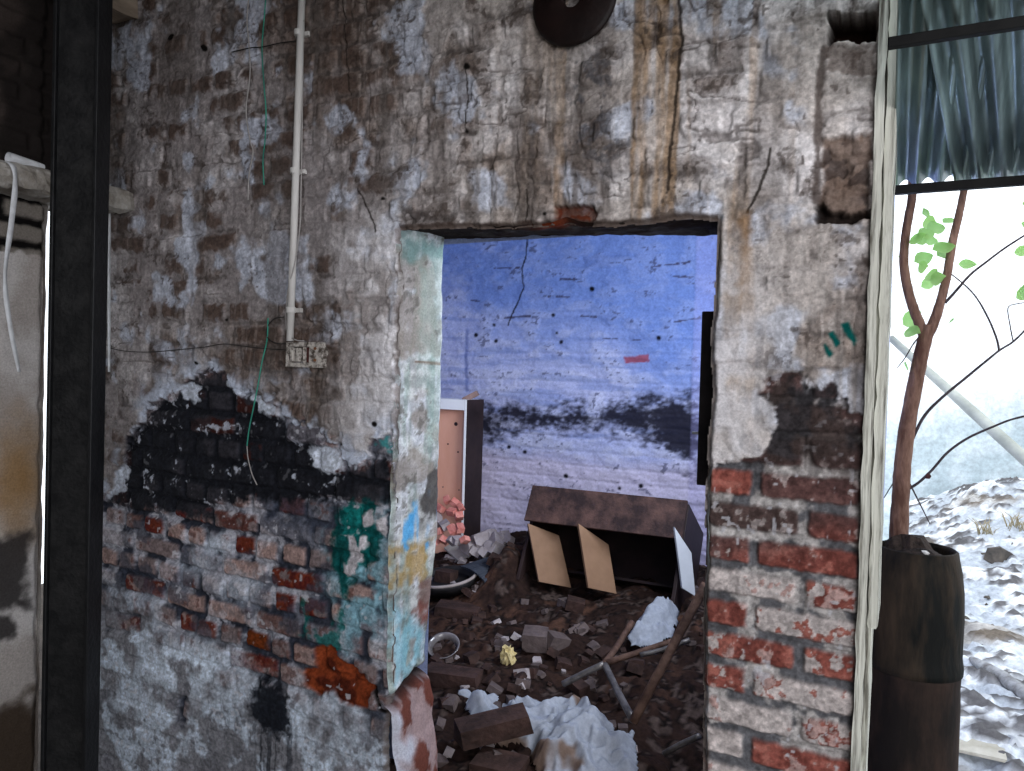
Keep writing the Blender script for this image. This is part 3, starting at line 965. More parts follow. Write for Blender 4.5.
def rough_box(name, lo, hi, m, step, amp, seed, parent=None):
    bm = bmesh.new()
    n = [max(1, int(round((hi[i]-lo[i])/step))) for i in range(3)]
    bmesh.ops.create_cube(bm, size=1)
    for ax in range(3):
        for k in range(1, n[ax]):
            co = Vector((0, 0, 0)); no = Vector((0, 0, 0))
            co[ax] = -0.5 + k/n[ax]; no[ax] = 1
            bmesh.ops.bisect_plane(bm, geom=bm.verts[:]+bm.edges[:]+bm.faces[:], plane_co=co, plane_no=no)
    r = random.Random(seed)
    for v in bm.verts:
        ext = sum(abs(abs(c)-.5) < 1e-4 for c in v.co)
        p = [lo[i] + (v.co[i]+.5)*(hi[i]-lo[i]) for i in range(3)]
        for i in range(3):
            p[i] += r.uniform(-amp, amp)
            if ext >= 2 and abs(abs(v.co[i])-.5) < 1e-4:
                p[i] -= math.copysign(amp*1.3, v.co[i])
        v.co = p
    return from_bm(name, bm, m, parent)


beam = tag(rough_box('concrete_beam', (-3.06, -1.45, 2.04), (-2.745, -0.004, 2.13), CONC, .03, .007, 5), 'rough concrete lintel beam over the gap behind the steel column', 'beam')
tag(rough_box('timber_joist', (-2.90, -.30, 2.80), (-2.745, -.005, 2.99), mat('old_timber', (.16, .12, .09), (.34, .27, .21), 12, stretch=(1, .2, 1), bump=.6), .05, .006, 9), 'pale sawn joist end high up beside the black steel column', 'joist')
PAPER = mat('white_plastic', (.55, .56, .58), (.75, .77, .80), 20, rough=.5, bump=.1)
a, b = hit(8, 155, 0, -2.80), hit(43, 165, 0, -2.80)
bm = bmesh.new()
pts = [(-2.80, a[1], 2.147), (-2.80, (a[1]+b[1])/2, 2.145), (-2.80, b[1], 2.142)]
add_tube(bm, smooth_path(pts, 5), [.020, .013], 14, False)
tag(from_bm('rolled_sheet', bm, PAPER, None, True), 'rolled white plastic sheet lying on the concrete beam', 'roll')


def strip(name, pts, wdt, m, label, twist=0.6, normal=(1, 0, 0), cat='strip'):
    bm = bmesh.new()
    sp = smooth_path(pts, 8)
    prev = None
    for i, p in enumerate(sp):
        a = twist*math.sin(i*0.35)
        side = Vector((math.sin(a)*.5, math.cos(a), 0))
        w = wdt*(1-.35*i/len(sp))
        q = [bm.verts.new(p+side*w*.5), bm.verts.new(p-side*w*.5), bm.verts.new(p-side*w*.5+Vector((.0012, 0, 0))), bm.verts.new(p+side*w*.5+Vector((.0012, 0, 0)))]
        if prev:
            for k in range(4):
                bm.faces.new((prev[k], prev[(k+1) % 4], q[(k+1) % 4], q[k]))
        else:
            bm.faces.new(q[::-1])
        prev = q
    bm.faces.new(prev)
    return tag(from_bm(name, bm, m, None, True), label, cat)


xs = -2.722
strip('packing_strip', [hit(5, 159, 0, xs)+np.array([-.04, 0, .0]), hit(12, 165, 0, xs), hit(15, 185, 0, xs), hit(11, 225, 0, xs), hit(5, 275, 0, xs), hit(9, 320, 0, xs), hit(19, 372, 0, xs)], .022, PAPER, 'white plastic strip hanging over the concrete beam at far left')
p0 = [AT(109, y, -.03) for y in (192, 240, 290, 330, 372)]
strip('packing_strip', p0, .016, PAPER, 'thin white strip hanging beside the right edge of the black steel column', .2)

# ------------------------------------------------------------------ conduit, switch box, wires on the wall
PVC = mat('dirty_white_pvc', (.44, .42, .40), (.66, .64, .62), 10, rough=.55, bump=.1, stretch=(1, 1, .2))
WIRE = mat('black_wire', (.012, .011, .011), (.03, .026, .025), 10, rough=.6, bump=0)
GREEN = mat('green_wire', (.02, .17, .13), (.05, .30, .22), 10, rough=.6, bump=0)
GREY = mat('pale_wire', (.28, .26, .25), (.36, .34, .33), 10, rough=.6, bump=0)
top, bot = AT(302, -6, -.030), AT(290, 341, -.030)
con = thing('conduit_pipe', bot, 'white plastic conduit pipe running up the wall to the left of the doorway', 'pipe')
bm = bmesh.new()
add_tube(bm, [Vector((0, 0, 0)), (top-bot)*.33, (top-bot)*.66, top-bot], .0125, 14)
from_bm('pipe', bm, PVC, con, True)
for (px, py) in ((299, 33), (295, 171), (291, 310)):
    c = AT(px, py, -.030)-bot
    bm = bmesh.new()
    add_tube(bm, [c-Vector((0, 0, .009)), c+Vector((0, 0, .009))], .0165, 14)
    add_box(bm, (c.x-.030, c.y+.012, c.z-.007), (c.x+.030, c.y+.026, c.z+.007))
    from_bm('pipe_clip', bm, PVC, con)
q0, q1 = AT(287, 342, -.03), AT(323, 368, -.03)
bx = thing('switch_box', (q0.x, 0, q1.z), 'broken white switch plate at the foot of the conduit pipe', 'switch')
w, h = q1.x-q0.x, q0.z-q1.z
PLATE = mat('yellowed_plate', (.07, .055, .045), (.50, .46, .42), 45, rough=.5, bump=.4, lo=.40, hi=.56)
bm = bmesh.new()
fr = .016
add_box(bm, (0, -.036, 0), (w, .0, fr)); add_box(bm, (0, -.036, h-fr), (w, .0, h))
add_box(bm, (0, -.036, fr), (fr*.9, .0, h-fr)); add_box(bm, (w*.64, -.036, fr), (w, .0, h-fr)); add_box(bm, (w*.46, -.034, fr), (w*.50, .0, h-fr))
bmesh.ops.recalc_face_normals(bm, faces=bm.faces[:])
bmesh.ops.bevel(bm, geom=[e for e in bm.edges], offset=.002, segments=1, affect='EDGES')
from_bm('plate', bm, PLATE, bx)
box('box_back', (fr*.5, -.012, fr*.5), (w*.66, -.004, h-fr*.5), mat('box_dark', (.02, .015, .014), (.05, .03, .028), 10), bx, 0)
for k in (0.13, .30):
    box('rocker', (w*k, -.040, fr*1.2), (w*(k+.10), -.012, h-fr*1.2), PLATE, bx, .003)
box('broken_socket', (w*.51, -.024, fr*1.1), (w*.62, -.010, h-fr*1.1), mat('maroon_bakelite', (.05, .015, .014), (.09, .03, .026), 14, rough=.4), bx, .003)
for zz in (.3, .75):
    bm = bmesh.new()
    add_tube(bm, [(w*.82, -.040, h*zz), (w*.82, -.035, h*zz)], .005, 10)
    from_bm('screw', bm, mat('rust', (.10, .045, .02), (.22, .10, .05), 30, rough=.8), bx)


def wall_wire(name, pts, r, m, label, off=.022, n=6):
    return tag(tube(name, [AT(p[0], p[1], -off-(p[2] if len(p) > 2 else 0)) for p in pts], r, m, None, 6, n), label, 'wire')


wall_wire('wire', [(303, 20, .01), (303, 60), (302, 130), (301, 190), (300, 225), (295, 262, .026), (288, 290, .01), (286, 318), (288, 334, .01), (296, 340, .012), (304, 341, .012)], .0022, GREY, 'pale wire running down beside the white conduit pipe')
wall_wire('wire', [(284, 317, .005), (274, 319), (267, 328), (268, 338), (276, 343), (287, 344, .01)], .0020, WIRE, 'black wire looped to the left of the switch plate')
wall_wire('wire', [(110, 348), (125, 351), (150, 352), (185, 349), (205, 347), (225, 344), (250, 347), (270, 349), (288, 350, .008)], .0018, WIRE, 'thin black wire stretched across the wall from column to switch plate')
wall_wire('wire', [(268, 318), (267, 340), (262, 362), (258, 385), (254, 405), (249, 430), (247, 446)], .0024, GREEN, 'bright green wire hanging below the switch plate over the black patch')
wall_wire('wire', [(247, 446), (248, 458), (252, 474), (257, 485)], .0020, GREY, 'short pale wire end hanging at the tail of the green wire')
wall_wire('wire', [(266, -4), (264, 20), (262, 50), (264, 85), (266, 112), (265, 140), (263, 160), (264, 185)], .0022, GREEN, 'green wire hanging at the top of the wall near the conduit pipe')
wall_wire('wire', [(249, -4), (247, 20), (249, 45), (250, 75), (246, 110), (250, 140), (253, 152), (249, 175), (248, 200)], .0024, GREY, 'pale string hanging at the top of the wall left of the green wire')
wall_wire('wire', [(232, 52), (250, 48), (262, 47), (280, 43), (296, 41)], .0020, WIRE, 'short dark wire crossing behind the conduit pipe near the top')

# rusty disc high on the wall
dc = AT(574, 0, -.03)
dk = thing('metal_disc', (dc.x, 0, dc.z), 'dark rusty metal disc with a centre hole fixed above the doorway', 'disc')
DISC = mat('dark_rust', (.006, .0035, .0035), (.016, .008, .007), 9, rough=.5, bump=.25, spec=.2)
bm = bmesh.new()
R0, R1 = .128, .026
prof = [(R1, -.030), (R1, -.046), (R1+.004, -.048), (R0*.55, -.044), (R0-.012, -.038), (R0-.002, -.034), (R0, -.028), (R0-.006, -.024), (R0*.5, -.026), (R1, -.030)]
rings = []
for (r, y) in prof:
    rings.append([bm.verts.new((r*math.cos(2*math.pi*k/56), y, r*math.sin(2*math.pi*k/56))) for k in range(56)])
for a, b in zip(rings[:-1], rings[1:]):
    for k in range(56):
        bm.faces.new((a[k], a[(k+1) % 56], b[(k+1) % 56], b[k]))
bmesh.ops.remove_doubles(bm, verts=bm.verts[:], dist=1e-6)
from_bm('disc', bm, DISC, dk, True)
bm = bmesh.new()
add_tube(bm, [(0, -.030, 0), (0, .01, 0)], .060, 24)
bmesh.ops.delete(bm, geom=[f for f in bm.faces if len(f.verts) > 4], context='FACES')
from_bm('hub', bm, DISC, dk, True)

# ------------------------------------------------------------------ right: lean-to roof
BLACK = mat('black_steel_tube', (.004, .004, .0045), (.010, .010, .010), 10, rough=.7, bump=.1)
GALV = mat('weathered_galvanised_sheet', (.07, .10, .10), (.30, .40, .385), 3.5, rough=.36, bump=.12, metal=.75, spec=.5, stretch=(3, .25, .25), lo=.38, hi=.62)


def corrugated(name, o, eu, ev, wid, length, pitch, amp, label, sag=0):
    eu, ev = Vector(eu).normalized(), Vector(ev).normalized()
    en = eu.cross(ev).normalized()
    bm = bmesh.new()
    nu, nv = int(wid/pitch*10), 14
    g = [[bm.verts.new(Vector(o)+eu*(wid*i/nu)+ev*(length*j/nv)+en*(amp*math.cos(2*math.pi*wid*i/nu/pitch)+.004*math.sin(i*.7+j))) for i in range(nu+1)] for j in range(nv+1)]
    for j in range(nv):
        for i in range(nu):
            bm.faces.new((g[j][i], g[j][i+1], g[j+1][i+1], g[j+1][i]))
    ob = from_bm(name, bm, GALV, None, True, False)
    so = ob.modifiers.new('thickness', 'SOLIDIFY')
    so.thickness = .0015
    return tag(ob, label, 'roof sheet')


EAVE_Y = 0.32
e0 = AT(900, 190, EAVE_Y)
PUR_Y = -0.30
pu = AT(900, 42, PUR_Y)
SL = Vector((0, pu.y-e0.y, pu.z-e0.z))
nrm = Vector((1, 0, 0)).cross(-SL).normalized()


def roof_pt(x, y, d=0.0):
    t = (y-EAVE_Y)/SL.y
    p = Vector((x, y, e0.z+SL.z*t))
    up = Vector((0, -SL.z, SL.y)).normalized()
    if up.z < 0:
        up = -up
    return p+up*d


for (yy, rr, lab) in ((EAVE_Y, .012, 'black steel purlin along the eave under the corrugated roof'), (PUR_Y, .0105, 'black steel purlin crossing higher under the corrugated roof')):
    p = roof_pt(0, yy)
    o = box('purlin', (-.058, -rr, -rr), (3.2, rr, rr), BLACK, None, .003)
    o.location = p
    tag(o, lab, 'purlin')
d1 = (roof_pt(0, -4.6)-roof_pt(0, EAVE_Y+.06))


def roof_hit(px, py):
    d = Vector(ray(px, py))
    n_ = Vector((0, -SL.z, SL.y))
    o_ = Vector(CAM)
    return o_+d*((roof_pt(0, 0)-o_).dot(n_)/d.dot(n_))


def shear(a, b):
    p, q = roof_hit(*a), roof_hit(*b)
    return (q.x-p.x)/(q.y-p.y)*d1.y


sh1, sh2 = shear((919, 178), (931, 44)), shear((975, 175), (957, 40))
corrugated('corrugated_sheet', roof_pt(-.055, EAVE_Y+.05, .044), (1, .0, 0), d1+Vector((sh1, 0, 0)), .40, d1.length, .056, .010, 'left corrugated iron roof sheet above the tree, nearest the brick pier')
ob = corrugated('corrugated_sheet', Vector((roof_hit(958, 176).x, 0, 0))+roof_pt(0, EAVE_Y+.05, .027), (1, .0, 0), d1+Vector((sh2, 0, 0)), 4.4, d1.length, .056, .010, 'right corrugated iron roof sheet lapping askew over its neighbour')

# ------------------------------------------------------------------ right: outside ground, wall, pole
GND_MAT = surf_mat('pale_rubbly_ground', grain=.4, gscale=25, bump=.6)


def gz(x, y):
    x, y = np.asarray(x, float), np.asarray(y, float)
    mound = 0.60*np.exp(-(((x-1.0)/1.0)**2+((y-6.0)/1.6)**2))
    return FLOOR*ss(2.0, .3, y) + mound*1.0


def ground_fn(X, Y, Z):
    n1, n2, n3 = fbm(X*1.6, Y*1.6, 401, 5), fbm(X*6, Y*6, 402, 5), fbm(X*13, Y*17, 403, 5)
    C = np.broadcast_to(np.array([0.50, 0.53, 0.57]), X.shape+(3,)).copy()
    C = mix(C, (0.70, 0.72, 0.75), ss(.42, .58, n2))
    C = mix(C, (0.10, 0.09, 0.09), ss(.53, .60, n2*.4+n3*.6)*.85)
    C = mix(C, (0.25, 0.20, 0.14), ss(.56, .64, n1)*.5)
    H = gz(X, Y) + (n2-.5)*.10*ss(.1, .6, Y+.3) + (np.abs(n3-.5)*2)**.7*.07
    return H, C, None


gnd = join_sheets('ground_outside', [sheet((0, 0, 0), (1, 0, 0), (0, 1, 0), np.arange(-.09, 7.0, .025), np.arange(-.4, 7.1, .025), ground_fn)], GND_MAT)
struct(gnd)
struct(box('ground_yard', (0.0, -14, FLOOR-.12), (14, -.38, FLOOR), mat('pale_yard_dirt', (.36, .34, .32), (.50, .48, .45), 2), bevel=0))
struct(box('ground_yard_rear', (-14, -14, FLOOR-.12), (0.0, -6.98, FLOOR), MATS['pale_yard_dirt'], bevel=0))


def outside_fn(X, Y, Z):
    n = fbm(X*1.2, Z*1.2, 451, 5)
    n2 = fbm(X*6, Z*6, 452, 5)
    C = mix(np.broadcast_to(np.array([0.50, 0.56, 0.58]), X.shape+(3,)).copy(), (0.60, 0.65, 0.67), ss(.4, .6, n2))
    C = mix(C, (0.90, 0.91, 0.92), ss(.85, 1.55, Z+(n-.5)*.7))  # upper wall whitened in the colour, standing in for overexposed glare
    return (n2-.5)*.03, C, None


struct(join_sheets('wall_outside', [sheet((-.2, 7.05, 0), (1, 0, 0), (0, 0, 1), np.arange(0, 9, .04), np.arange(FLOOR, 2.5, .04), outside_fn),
                                    sheet((-.2, 7.05, 2.48), (1, 0, 0), (0, 1, 0), np.arange(0, 9, .2), np.arange(0, .25, .1), plain_fn((.8, .8, .8), (.9, .9, .9), 455))], surf_mat('glare_whitened_yard_wall', gscale=20)))
pa, pb = AT(893, 340, 2.6), AT(1024, 458, 2.2)
dv_ = (pb-pa)
t_g = (0.06-pa.z)/dv_.z
pc = pa + dv_*t_g
tag(tube('leaning_pole', [pa-dv_*.02, pa+dv_*.5, pb, pc], [.018, .024, .028, .034], mat('grey_bamboo', (.34, .36, .32), (.52, .54, .48), 8, bump=.2), None, 10, 4), 'pale pole slanting down to the right behind the tree', 'pole')

# ------------------------------------------------------------------ planter made of two old pipe lengths
CLAY = mat('sooty_clay_pipe', (.004, .0045, .004), (.045, .030, .019), 8, rough=.65, bump=.5, spec=.12, stretch=(1, 1, .22), lo=.43, hi=.66)
PY = 0.60
pl_c = AT(917, 560, PY)
PX = pl_c.x
pt = AT(914, 548, PY).z-FLOOR
pl = thing('clay_pipe_planter', (PX, PY, FLOOR), 'tall dark clay pipe planter holding the tree beside the wall end', 'planter')
mid = AT(914, 660, PY).z-FLOOR
rr = (AT(962, 580, PY)-AT(866, 580, PY)).length/2*1.0
bm = bmesh.new()
prof = [(rr*.80, mid-.02), (rr*1.02, mid-.018), (rr*1.03, mid), (rr*1.01, mid+.015), (rr*.99, mid+.03), (rr*1.0, mid+.10), (rr*1.0, pt-.20), (rr*.98, pt-.12), (rr*.93, pt-.06), (rr*.87, pt-.022), (rr*.84, pt), (rr*.80, pt+.004), (rr*.76, pt-.01), (rr*.75, pt-.12), (rr*.70, pt-.12)]
lathe(bm, prof, 44, wob=.008)
from_bm('upper_pipe', bm, CLAY, pl, True)
bm = bmesh.new()
prof = [(rr*.985, 0.0), (rr*.985, mid-.12), (rr*.97, mid-.06), (rr*.985, mid-.03), (rr*.98, mid-.006), (rr*.70, mid-.006)]
lathe(bm, prof, 44, wob=.008, seed=2)
from_bm('lower_pipe', bm, mat('rusty_clay_pipe', (.008, .0055, .0045), (.055, .031, .022), 6, rough=.7, bump=.4, stretch=(1, 1, .3), lo=.4, hi=.72), pl, True)
rg = random.Random(5)
bm = bmesh.new()
bmesh.ops.create_icosphere(bm, subdivisions=3, radius=1)
for v in bm.verts:
    k = 1+.22*(rg.random()-.5)
    v.co = Vector((v.co.x*rr*.75*k, v.co.y*rr*.75*k, pt-.05+v.co.z*.055*k + (.03 if v.co.y > 0 and v.co.x < .3 else 0)))
from_bm('soil', bm, mat('dark_soil', (.012, .009, .008), (.05, .034, .028), 30, bump=.8), pl)
o = hull('stone_chip', [Vector((.02, -rr*.62, pt+.006))+p for p in stone_pts(rg, .014, .010, .008)], mat('white_stone', (.5, .49, .48), (.65, .64, .62), 20), 0, pl)

# ------------------------------------------------------------------ tree
BARK = mat('reddish_bark', (.085, .040, .028), (.27, .16, .12), 22, rough=.7, bump=.8, stretch=(1, 1, .3), lo=.38, hi=.68)
TWIG = mat('dark_twig', (.035, .028, .034), (.075, .060, .066), 16, rough=.8, bump=.2)
LEAF = mat('backlit_leaf', (.30, .58, .16), (.46, .70, .26), 12, rough=.5, bump=.05, translucent=.7)
ty = PY+.10
TB = AT(899, 540, ty)
tree = thing('young_tree', (TB.x, TB.y, pt+FLOOR-.06), 'slender forked tree with reddish bark growing out of the clay pipe', 'tree')
T0 = Vector(tree.location)


def tp(lst, y=None):
    return [AT(p[0], p[1], (ty if y is None else y)+(p[2] if len(p) > 2 else 0))-T0 for p in lst]


tube('trunk', tp([(899, 572), (899, 530), (901, 490), (904, 450), (912, 400), (920, 360), (925, 338), (928, 325)]), [.030, .028, .026, .025, .023, .022, .021, .018], BARK, tree, 14, 6, .10, 1)
lb_ = tube('branch', tp([(925, 340), (921, 327), (914, 310), (908, 290), (904, 265), (905, 240), (909, 215), (912, 195), (912, 150, .0)]), [.016, .0155, .0148, .014, .0135, .013, .0128, .0125, .012], BARK, tree, 12, 6, .08, 2)
rb_ = tube('branch', tp([(925, 340), (934, 322), (941, 300), (947, 275), (953, 240), (959, 215), (964, 190), (972, 150)]), [.017, .0155, .0135, .0125, .012, .011, .010, .009], BARK, tree, 12, 6, .08, 3)
t1_ = tube('twig', tp([(906, 455), (912, 440), (925, 415), (945, 395), (968, 376), (985, 362), (1000, 350), (1014, 341), (1030, 325)]), [.0062, .0052, .0046, .0042, .0038, .0034, .003, .0028, .0025], TWIG, tree, 8, 5, .1, 4)
t2_ = tube('twig', tp([(903, 492), (918, 483), (932, 470), (948, 452), (968, 438), (990, 428), (1010, 420), (1030, 415)]), [.0046, .0042, .004, .0038, .0035, .0033, .003, .003], TWIG, tree, 8, 5, .1, 5)
t3_ = tube('twig', tp([(945, 303), (955, 292), (970, 275), (985, 263), (1005, 248), (1030, 232)]), [.0045, .004, .0036, .0033, .003, .0025], TWIG, tree, 8, 5, .1, 6)
t4_ = tube('twig', tp([(999, 350), (997, 340), (990, 322), (980, 303), (970, 290), (955, 277), (945, 270)]), [.0032, .003, .0027, .0025, .0022, .002, .0016], TWIG, tree, 8, 5, .1, 7)
tube('twig', tp([(1013, 341), (1010, 325), (1008, 308), (1016, 304), (1030, 302)]), [.002, .0018, .0016, .0015, .0013], TWIG, tree, 6, 5, .1, 8)
tube('twig', tp([(910, 484), (918, 500), (925, 514), (930, 524)]), [.0028, .0025, .002, .0018], TWIG, tree, 6, 5, .1, 9)
tube('twig', tp([(923, 333), (914, 343), (905, 358), (897, 368)]), [.003, .0025, .002, .0015], TWIG, tree, 6, 5, .1, 10)
tube('twig', tp([(903, 468), (897, 478), (890, 488), (884, 498)]), [.003, .0025, .002, .0016], TWIG, tree, 6, 5, .1, 11)
t4_.parent = t1_
bm = bmesh.new()
bmesh.ops.create_icosphere(bm, subdivisions=2, radius=.008)
c = tp([(928, 476)])[0]
for v in bm.verts:
    v.co = v.co*(1+.3*RNG.random()) + c
from_bm('bud', bm, mat('dark_bud', (.03, .012, .012), (.07, .03, .03), 20), tree)


def leaf_mesh(L, wd):
    bm = bmesh.new()
    prof = [(0, 0), (.15, .32), (.35, .5), (.55, .48), (.75, .32), (.9, .14), (1, 0)]
    mid_ = [bm.verts.new((t*L, 0, -.05*L*math.sin(t*3))) for t, _ in prof]
    for s in (-1, 1):
        ed = [bm.verts.new((t*L, s*w*wd, .10*wd*(1 if w else 0)-.05*L*math.sin(t*3)+.03*L*w)) if w else mid_[i] for i, (t, w) in enumerate(prof)]
        for i in range(len(prof)-1):
            vs = []
            for v in (mid_[i], mid_[i+1], ed[i+1], ed[i]):
                if v not in vs:
                    vs.append(v)
            if len(vs) >= 3:
                bm.faces.new(vs)
    bmesh.ops.recalc_face_normals(bm, faces=bm.faces[:])
    me = bpy.data.meshes.new('leaf')
    bm.to_mesh(me); bm.free()
    me.materials.append(LEAF)
    me.polygons.foreach_set('use_smooth', np.ones(len(me.polygons), bool))
    return me


LM = leaf_mesh(.058, .044)
leaves = [(923, 222, 1), (918, 236, 1.1), (922, 240, .9), (937, 256, 1.3), (915, 243, .8), (928, 273, 1.1), (918, 268, .9), (921, 287, .9), (905, 331, 1.1), (943, 223, .8), (958, 264, .9), (897, 255, .9), (1014, 253, .9), (1016, 298, 1.2), (1021, 223, .9), (1022, 204, .6), (926, 229, 1.2), (914, 262, 1.1), (932, 250, 1.2), (909, 243, 1.0), (1019, 292, 1.1), (930, 281, 1.0), (903, 325, 1.3), (949, 323, .6), (904, 363, .7), (910, 378, .7), (940, 283, .6), (922, 214, .8)]
rg = random.Random(12)
for (px, py, s) in leaves:
    lf = bpy.data.objects.new('leaf', LM)
    COL.objects.link(lf)
    lf.parent = lb_ if px < 935 else rb_
    lf.location = AT(px, py, ty+rg.uniform(-.05, .25))-T0
    lf.rotation_euler = (rg.uniform(.6, 1.6), rg.uniform(-.6, .6), rg.uniform(-1.2, 1.2))
    lf.scale = (s, s, s)

# loose stuff on the pale ground outside
WST = mat('chalky_stone', (.45, .47, .50), (.68, .70, .73), 9, bump=.5)
DST = mat('dark_stone', (.05, .047, .045), (.14, .12, .10), 9, bump=.5)


def GP(px, py):
    d = ray(px, py)
    t = 1.0
    for k in range(4000):
        p = CAM+d*(1.5+k*.004)
        if p[2] <= gz(p[0], p[1]):
            return Vector(p)
    return Vector(p)


rg = random.Random(21)
for i, (px, py, s) in enumerate([(999, 562, .13), (985, 556, .035), (966, 537, .035), (1012, 545, .03), (1008, 646, .05), (985, 642, .04), (1015, 705, .05), (998, 742, .045), (1018, 748, .06), (975, 606, .035), (1000, 655, .03), (972, 630, .03), (965, 620, .03), (985, 700, .04), (968, 717, .035)]):
    p = GP(px, py)
    dark = i in (0, 1, 2, 3, 12)
    o = hull('stone', stone_pts(rg, s, s*.8, s*.6), DST if dark else WST)
    o.location = p+Vector((0, 0, s*.25))
    if i == 0:
        tag(o, 'large dark stone on the white ground to the right of the planter', 'stone')
    else:
        tag(o, ('small dark stone' if dark else 'chalky pale stone')+' lying on the white ground right of the planter', 'stone', 'dark stones outside' if dark else 'pale stones outside')
for i, (px, py, lab) in enumerate([(985, 536, 'dry grass tuft on the white ground behind the dark stone'), (1016, 530, 'dry grass tuft on the white ground at the right edge')]):
    p = GP(px, py)
    bm = bmesh.new()
    for k in range(26):
        a, l_ = rg.uniform(0, 6.28), rg.uniform(.06, .17)
        b0 = Vector((rg.uniform(-.06, .06), rg.uniform(-.06, .06), -.01))
        add_tube(bm, [b0, b0+Vector((math.cos(a)*.25, math.sin(a)*.25, .7))*l_, b0+Vector((math.cos(a)*.6, math.sin(a)*.6, .95))*l_], [.003, .0025, .001], 4)
    o = from_bm('grass_tuft', bm, mat('dry_grass', (.30, .24, .14), (.46, .40, .26), 20), None, True)
    o.location = p
    tag(o, lab, 'grass')
rg = random.Random(22)
for i in range(26):
    px, py = rg.uniform(965, 1023), rg.uniform(585, 770)
    p = GP(px, py)
    s = rg.uniform(.012, .035)
    dark = rg.random() < .45
    o = hull('stone', stone_pts(rg, s, s*rg.uniform(.4, .9), s*.5, 11), DST if dark else WST)
    o.location = p+Vector((0, 0, s*.2))
    o.rotation_euler = (0, 0, rg.uniform(0, 3))
    tag(o, ('little dark stone' if dark else 'little chalky stone')+' among the debris on the white ground below the dark stone', 'stone', 'little dark stones outside' if dark else 'little pale stones outside')
lg0, lg1 = GP(972, 664), GP(1040, 715)
tag(tube('fallen_branch', [lg0+Vector((0, 0, .02)), (lg0+lg1)/2+Vector((0, 0, .045)), lg1+Vector((0, 0, .03))], [.020, .032, .034], mat('bleached_log', (.13, .12, .12), (.40, .41, .43), 12, stretch=(1, 1, 1), bump=.5), None, 10, 5, .15, 3), 'grey fallen branch on the white ground beside the planter', 'branch')
pp = GP(975, 755)
tag(hull('cardboard_scrap', frag_pts(rg, .10, .07, .006, 0), mat('pale_cardboard', (.40, .37, .30), (.58, .55, .48), 8)), 'pale flattened cardboard scrap at the foot of the planter', 'cardboard').location = pp+Vector((0, 0, .03))

# ------------------------------------------------------------------ rubble floor of the back room
RUB_MAT = surf_mat('brown_rubble_dirt', grain=.5, gscale=40, bump=.8)


def rub_h(X, Y):
    X, Y = np.asarray(X, float), np.asarray(Y, float)
    n1, n2, n3 = fbm(X*2.5, Y*2.5, 501, 4), fbm(X*9, Y*9, 502, 4), fbm(X*32, Y*32, 503, 3)
    h = rub_plane(Y) + (n1-.5)*.08 + (n2-.5)*.07 + (n3-.5)*.03
    h = h + .05*np.exp(-(((X+2.05)/.3)**2+((Y-2.1)/.3)**2)) + .20*np.exp(-(((X+1.87)/.11)**2+((Y-1.62)/.20)**2))
    h = h - .12*np.exp(-(((X+.62)/.28)**2+((Y-.55)/.45)**2))
    return h


def rub_fn(X, Y, Z):
    n2, n3 = fbm(X*7, Y*7, 512, 5), fbm(X*30, Y*30, 513, 4)
    C = np.broadcast_to(np.array([0.050, 0.032, 0.027]), X.shape+(3,)).copy()
    C = mix(C, (0.125, 0.075, 0.056), ss(.45, .62, n2)*ss(.6, 1.6, Y))
    C = mix(C, (0.022, 0.016, 0.015), ss(.5, .6, n3))
    C = mix(C, (0.17, 0.13, 0.115), ss(.62, .68, n3)*.6)
    return rub_h(X, Y), C, None


rub = join_sheets('rubble_dirt', [sheet((0, 0, 0), (1, 0, 0), (0, 1, 0), np.arange(-3.04, -.2, .012), np.arange(.03, BACK_Y+.02, .012), rub_fn)], RUB_MAT)
tag(rub, 'dark brown dirt and fine rubble heaped over the floor beyond the doorway', 'rubble', None, 'stuff')


def on_rub(px, py, dz=0.0):
    p = RB(px, py)
    p.z = float(rub_h(p.x, p.y))+dz
    return p


# ---- standing cabinet carcass
CH_D = mat('dark_brown_laminate', (.014, .009, .009), (.030, .018, .017), 6, rough=.5, bump=.08)
CH_P = mat('salmon_board', (.74, .36, .24), (.85, .46, .32), 4, rough=.6, bump=.05, stretch=(1, 1, .3))
CH_W = mat('white_laminate', (.80, .80, .80), (.88, .88, .88), 5, rough=.45, bump=.03)
cy0 = 1.86
A0 = AT(467, 411, cy0)
ztop = AT(467, 400, cy0).z
cab = thing('standing_cabinet', (A0.x, cy0, .33), 'narrow upright cabinet carcass with salmon inside against the blue wall', 'cabinet')
zt = ztop-.33
wl = .42
box('side_panel', (-.018, .0, 0), (.0, .20, zt), CH_D, cab, .0015)
box('side_panel', (-wl, .0, 0), (-wl+.018, .20, zt), CH_D, cab, .0015)
box('edge_band', (-.0165, -.003, 0), (-.002, .0, zt), CH_W, cab, .0005)
box('top_rail', (-wl+.018, -.002, zt-.062), (-.018, .016, zt), CH_W, cab, .001)
box('back_panel', (-wl+.018, .045, 0), (-.018, .055, zt-.002), CH_P, cab, 0)
box('top_panel', (-wl+.018, .016, zt-.018), (-.018, .20, zt-.001), CH_W, cab, .001)
for ch_ in cab.children:
    if ch_.name.startswith('back_panel'):
        ch_['label'] = 'salmon back panel with dark spots'
    elif ch_.name.startswith('top_rail'):
        ch_['label'] = 'white top rail'
    elif ch_.name.startswith('edge_band'):
        ch_['label'] = 'thin white edge band'
for (px, py, r) in ((456, 424, .012), (448, 444, .005), (458, 452, .005), (443, 487, .004), (459, 490, .004)):
    q = AT(px, py, cy0+.0445)-Vector(cab.location)
    bm = bmesh.new()
    add_tube(bm, [q+Vector((0, -.0015, 0)), q+Vector((0, .002, 0))], r, 12)
    from_bm('stain', bm, CH_D, cab)
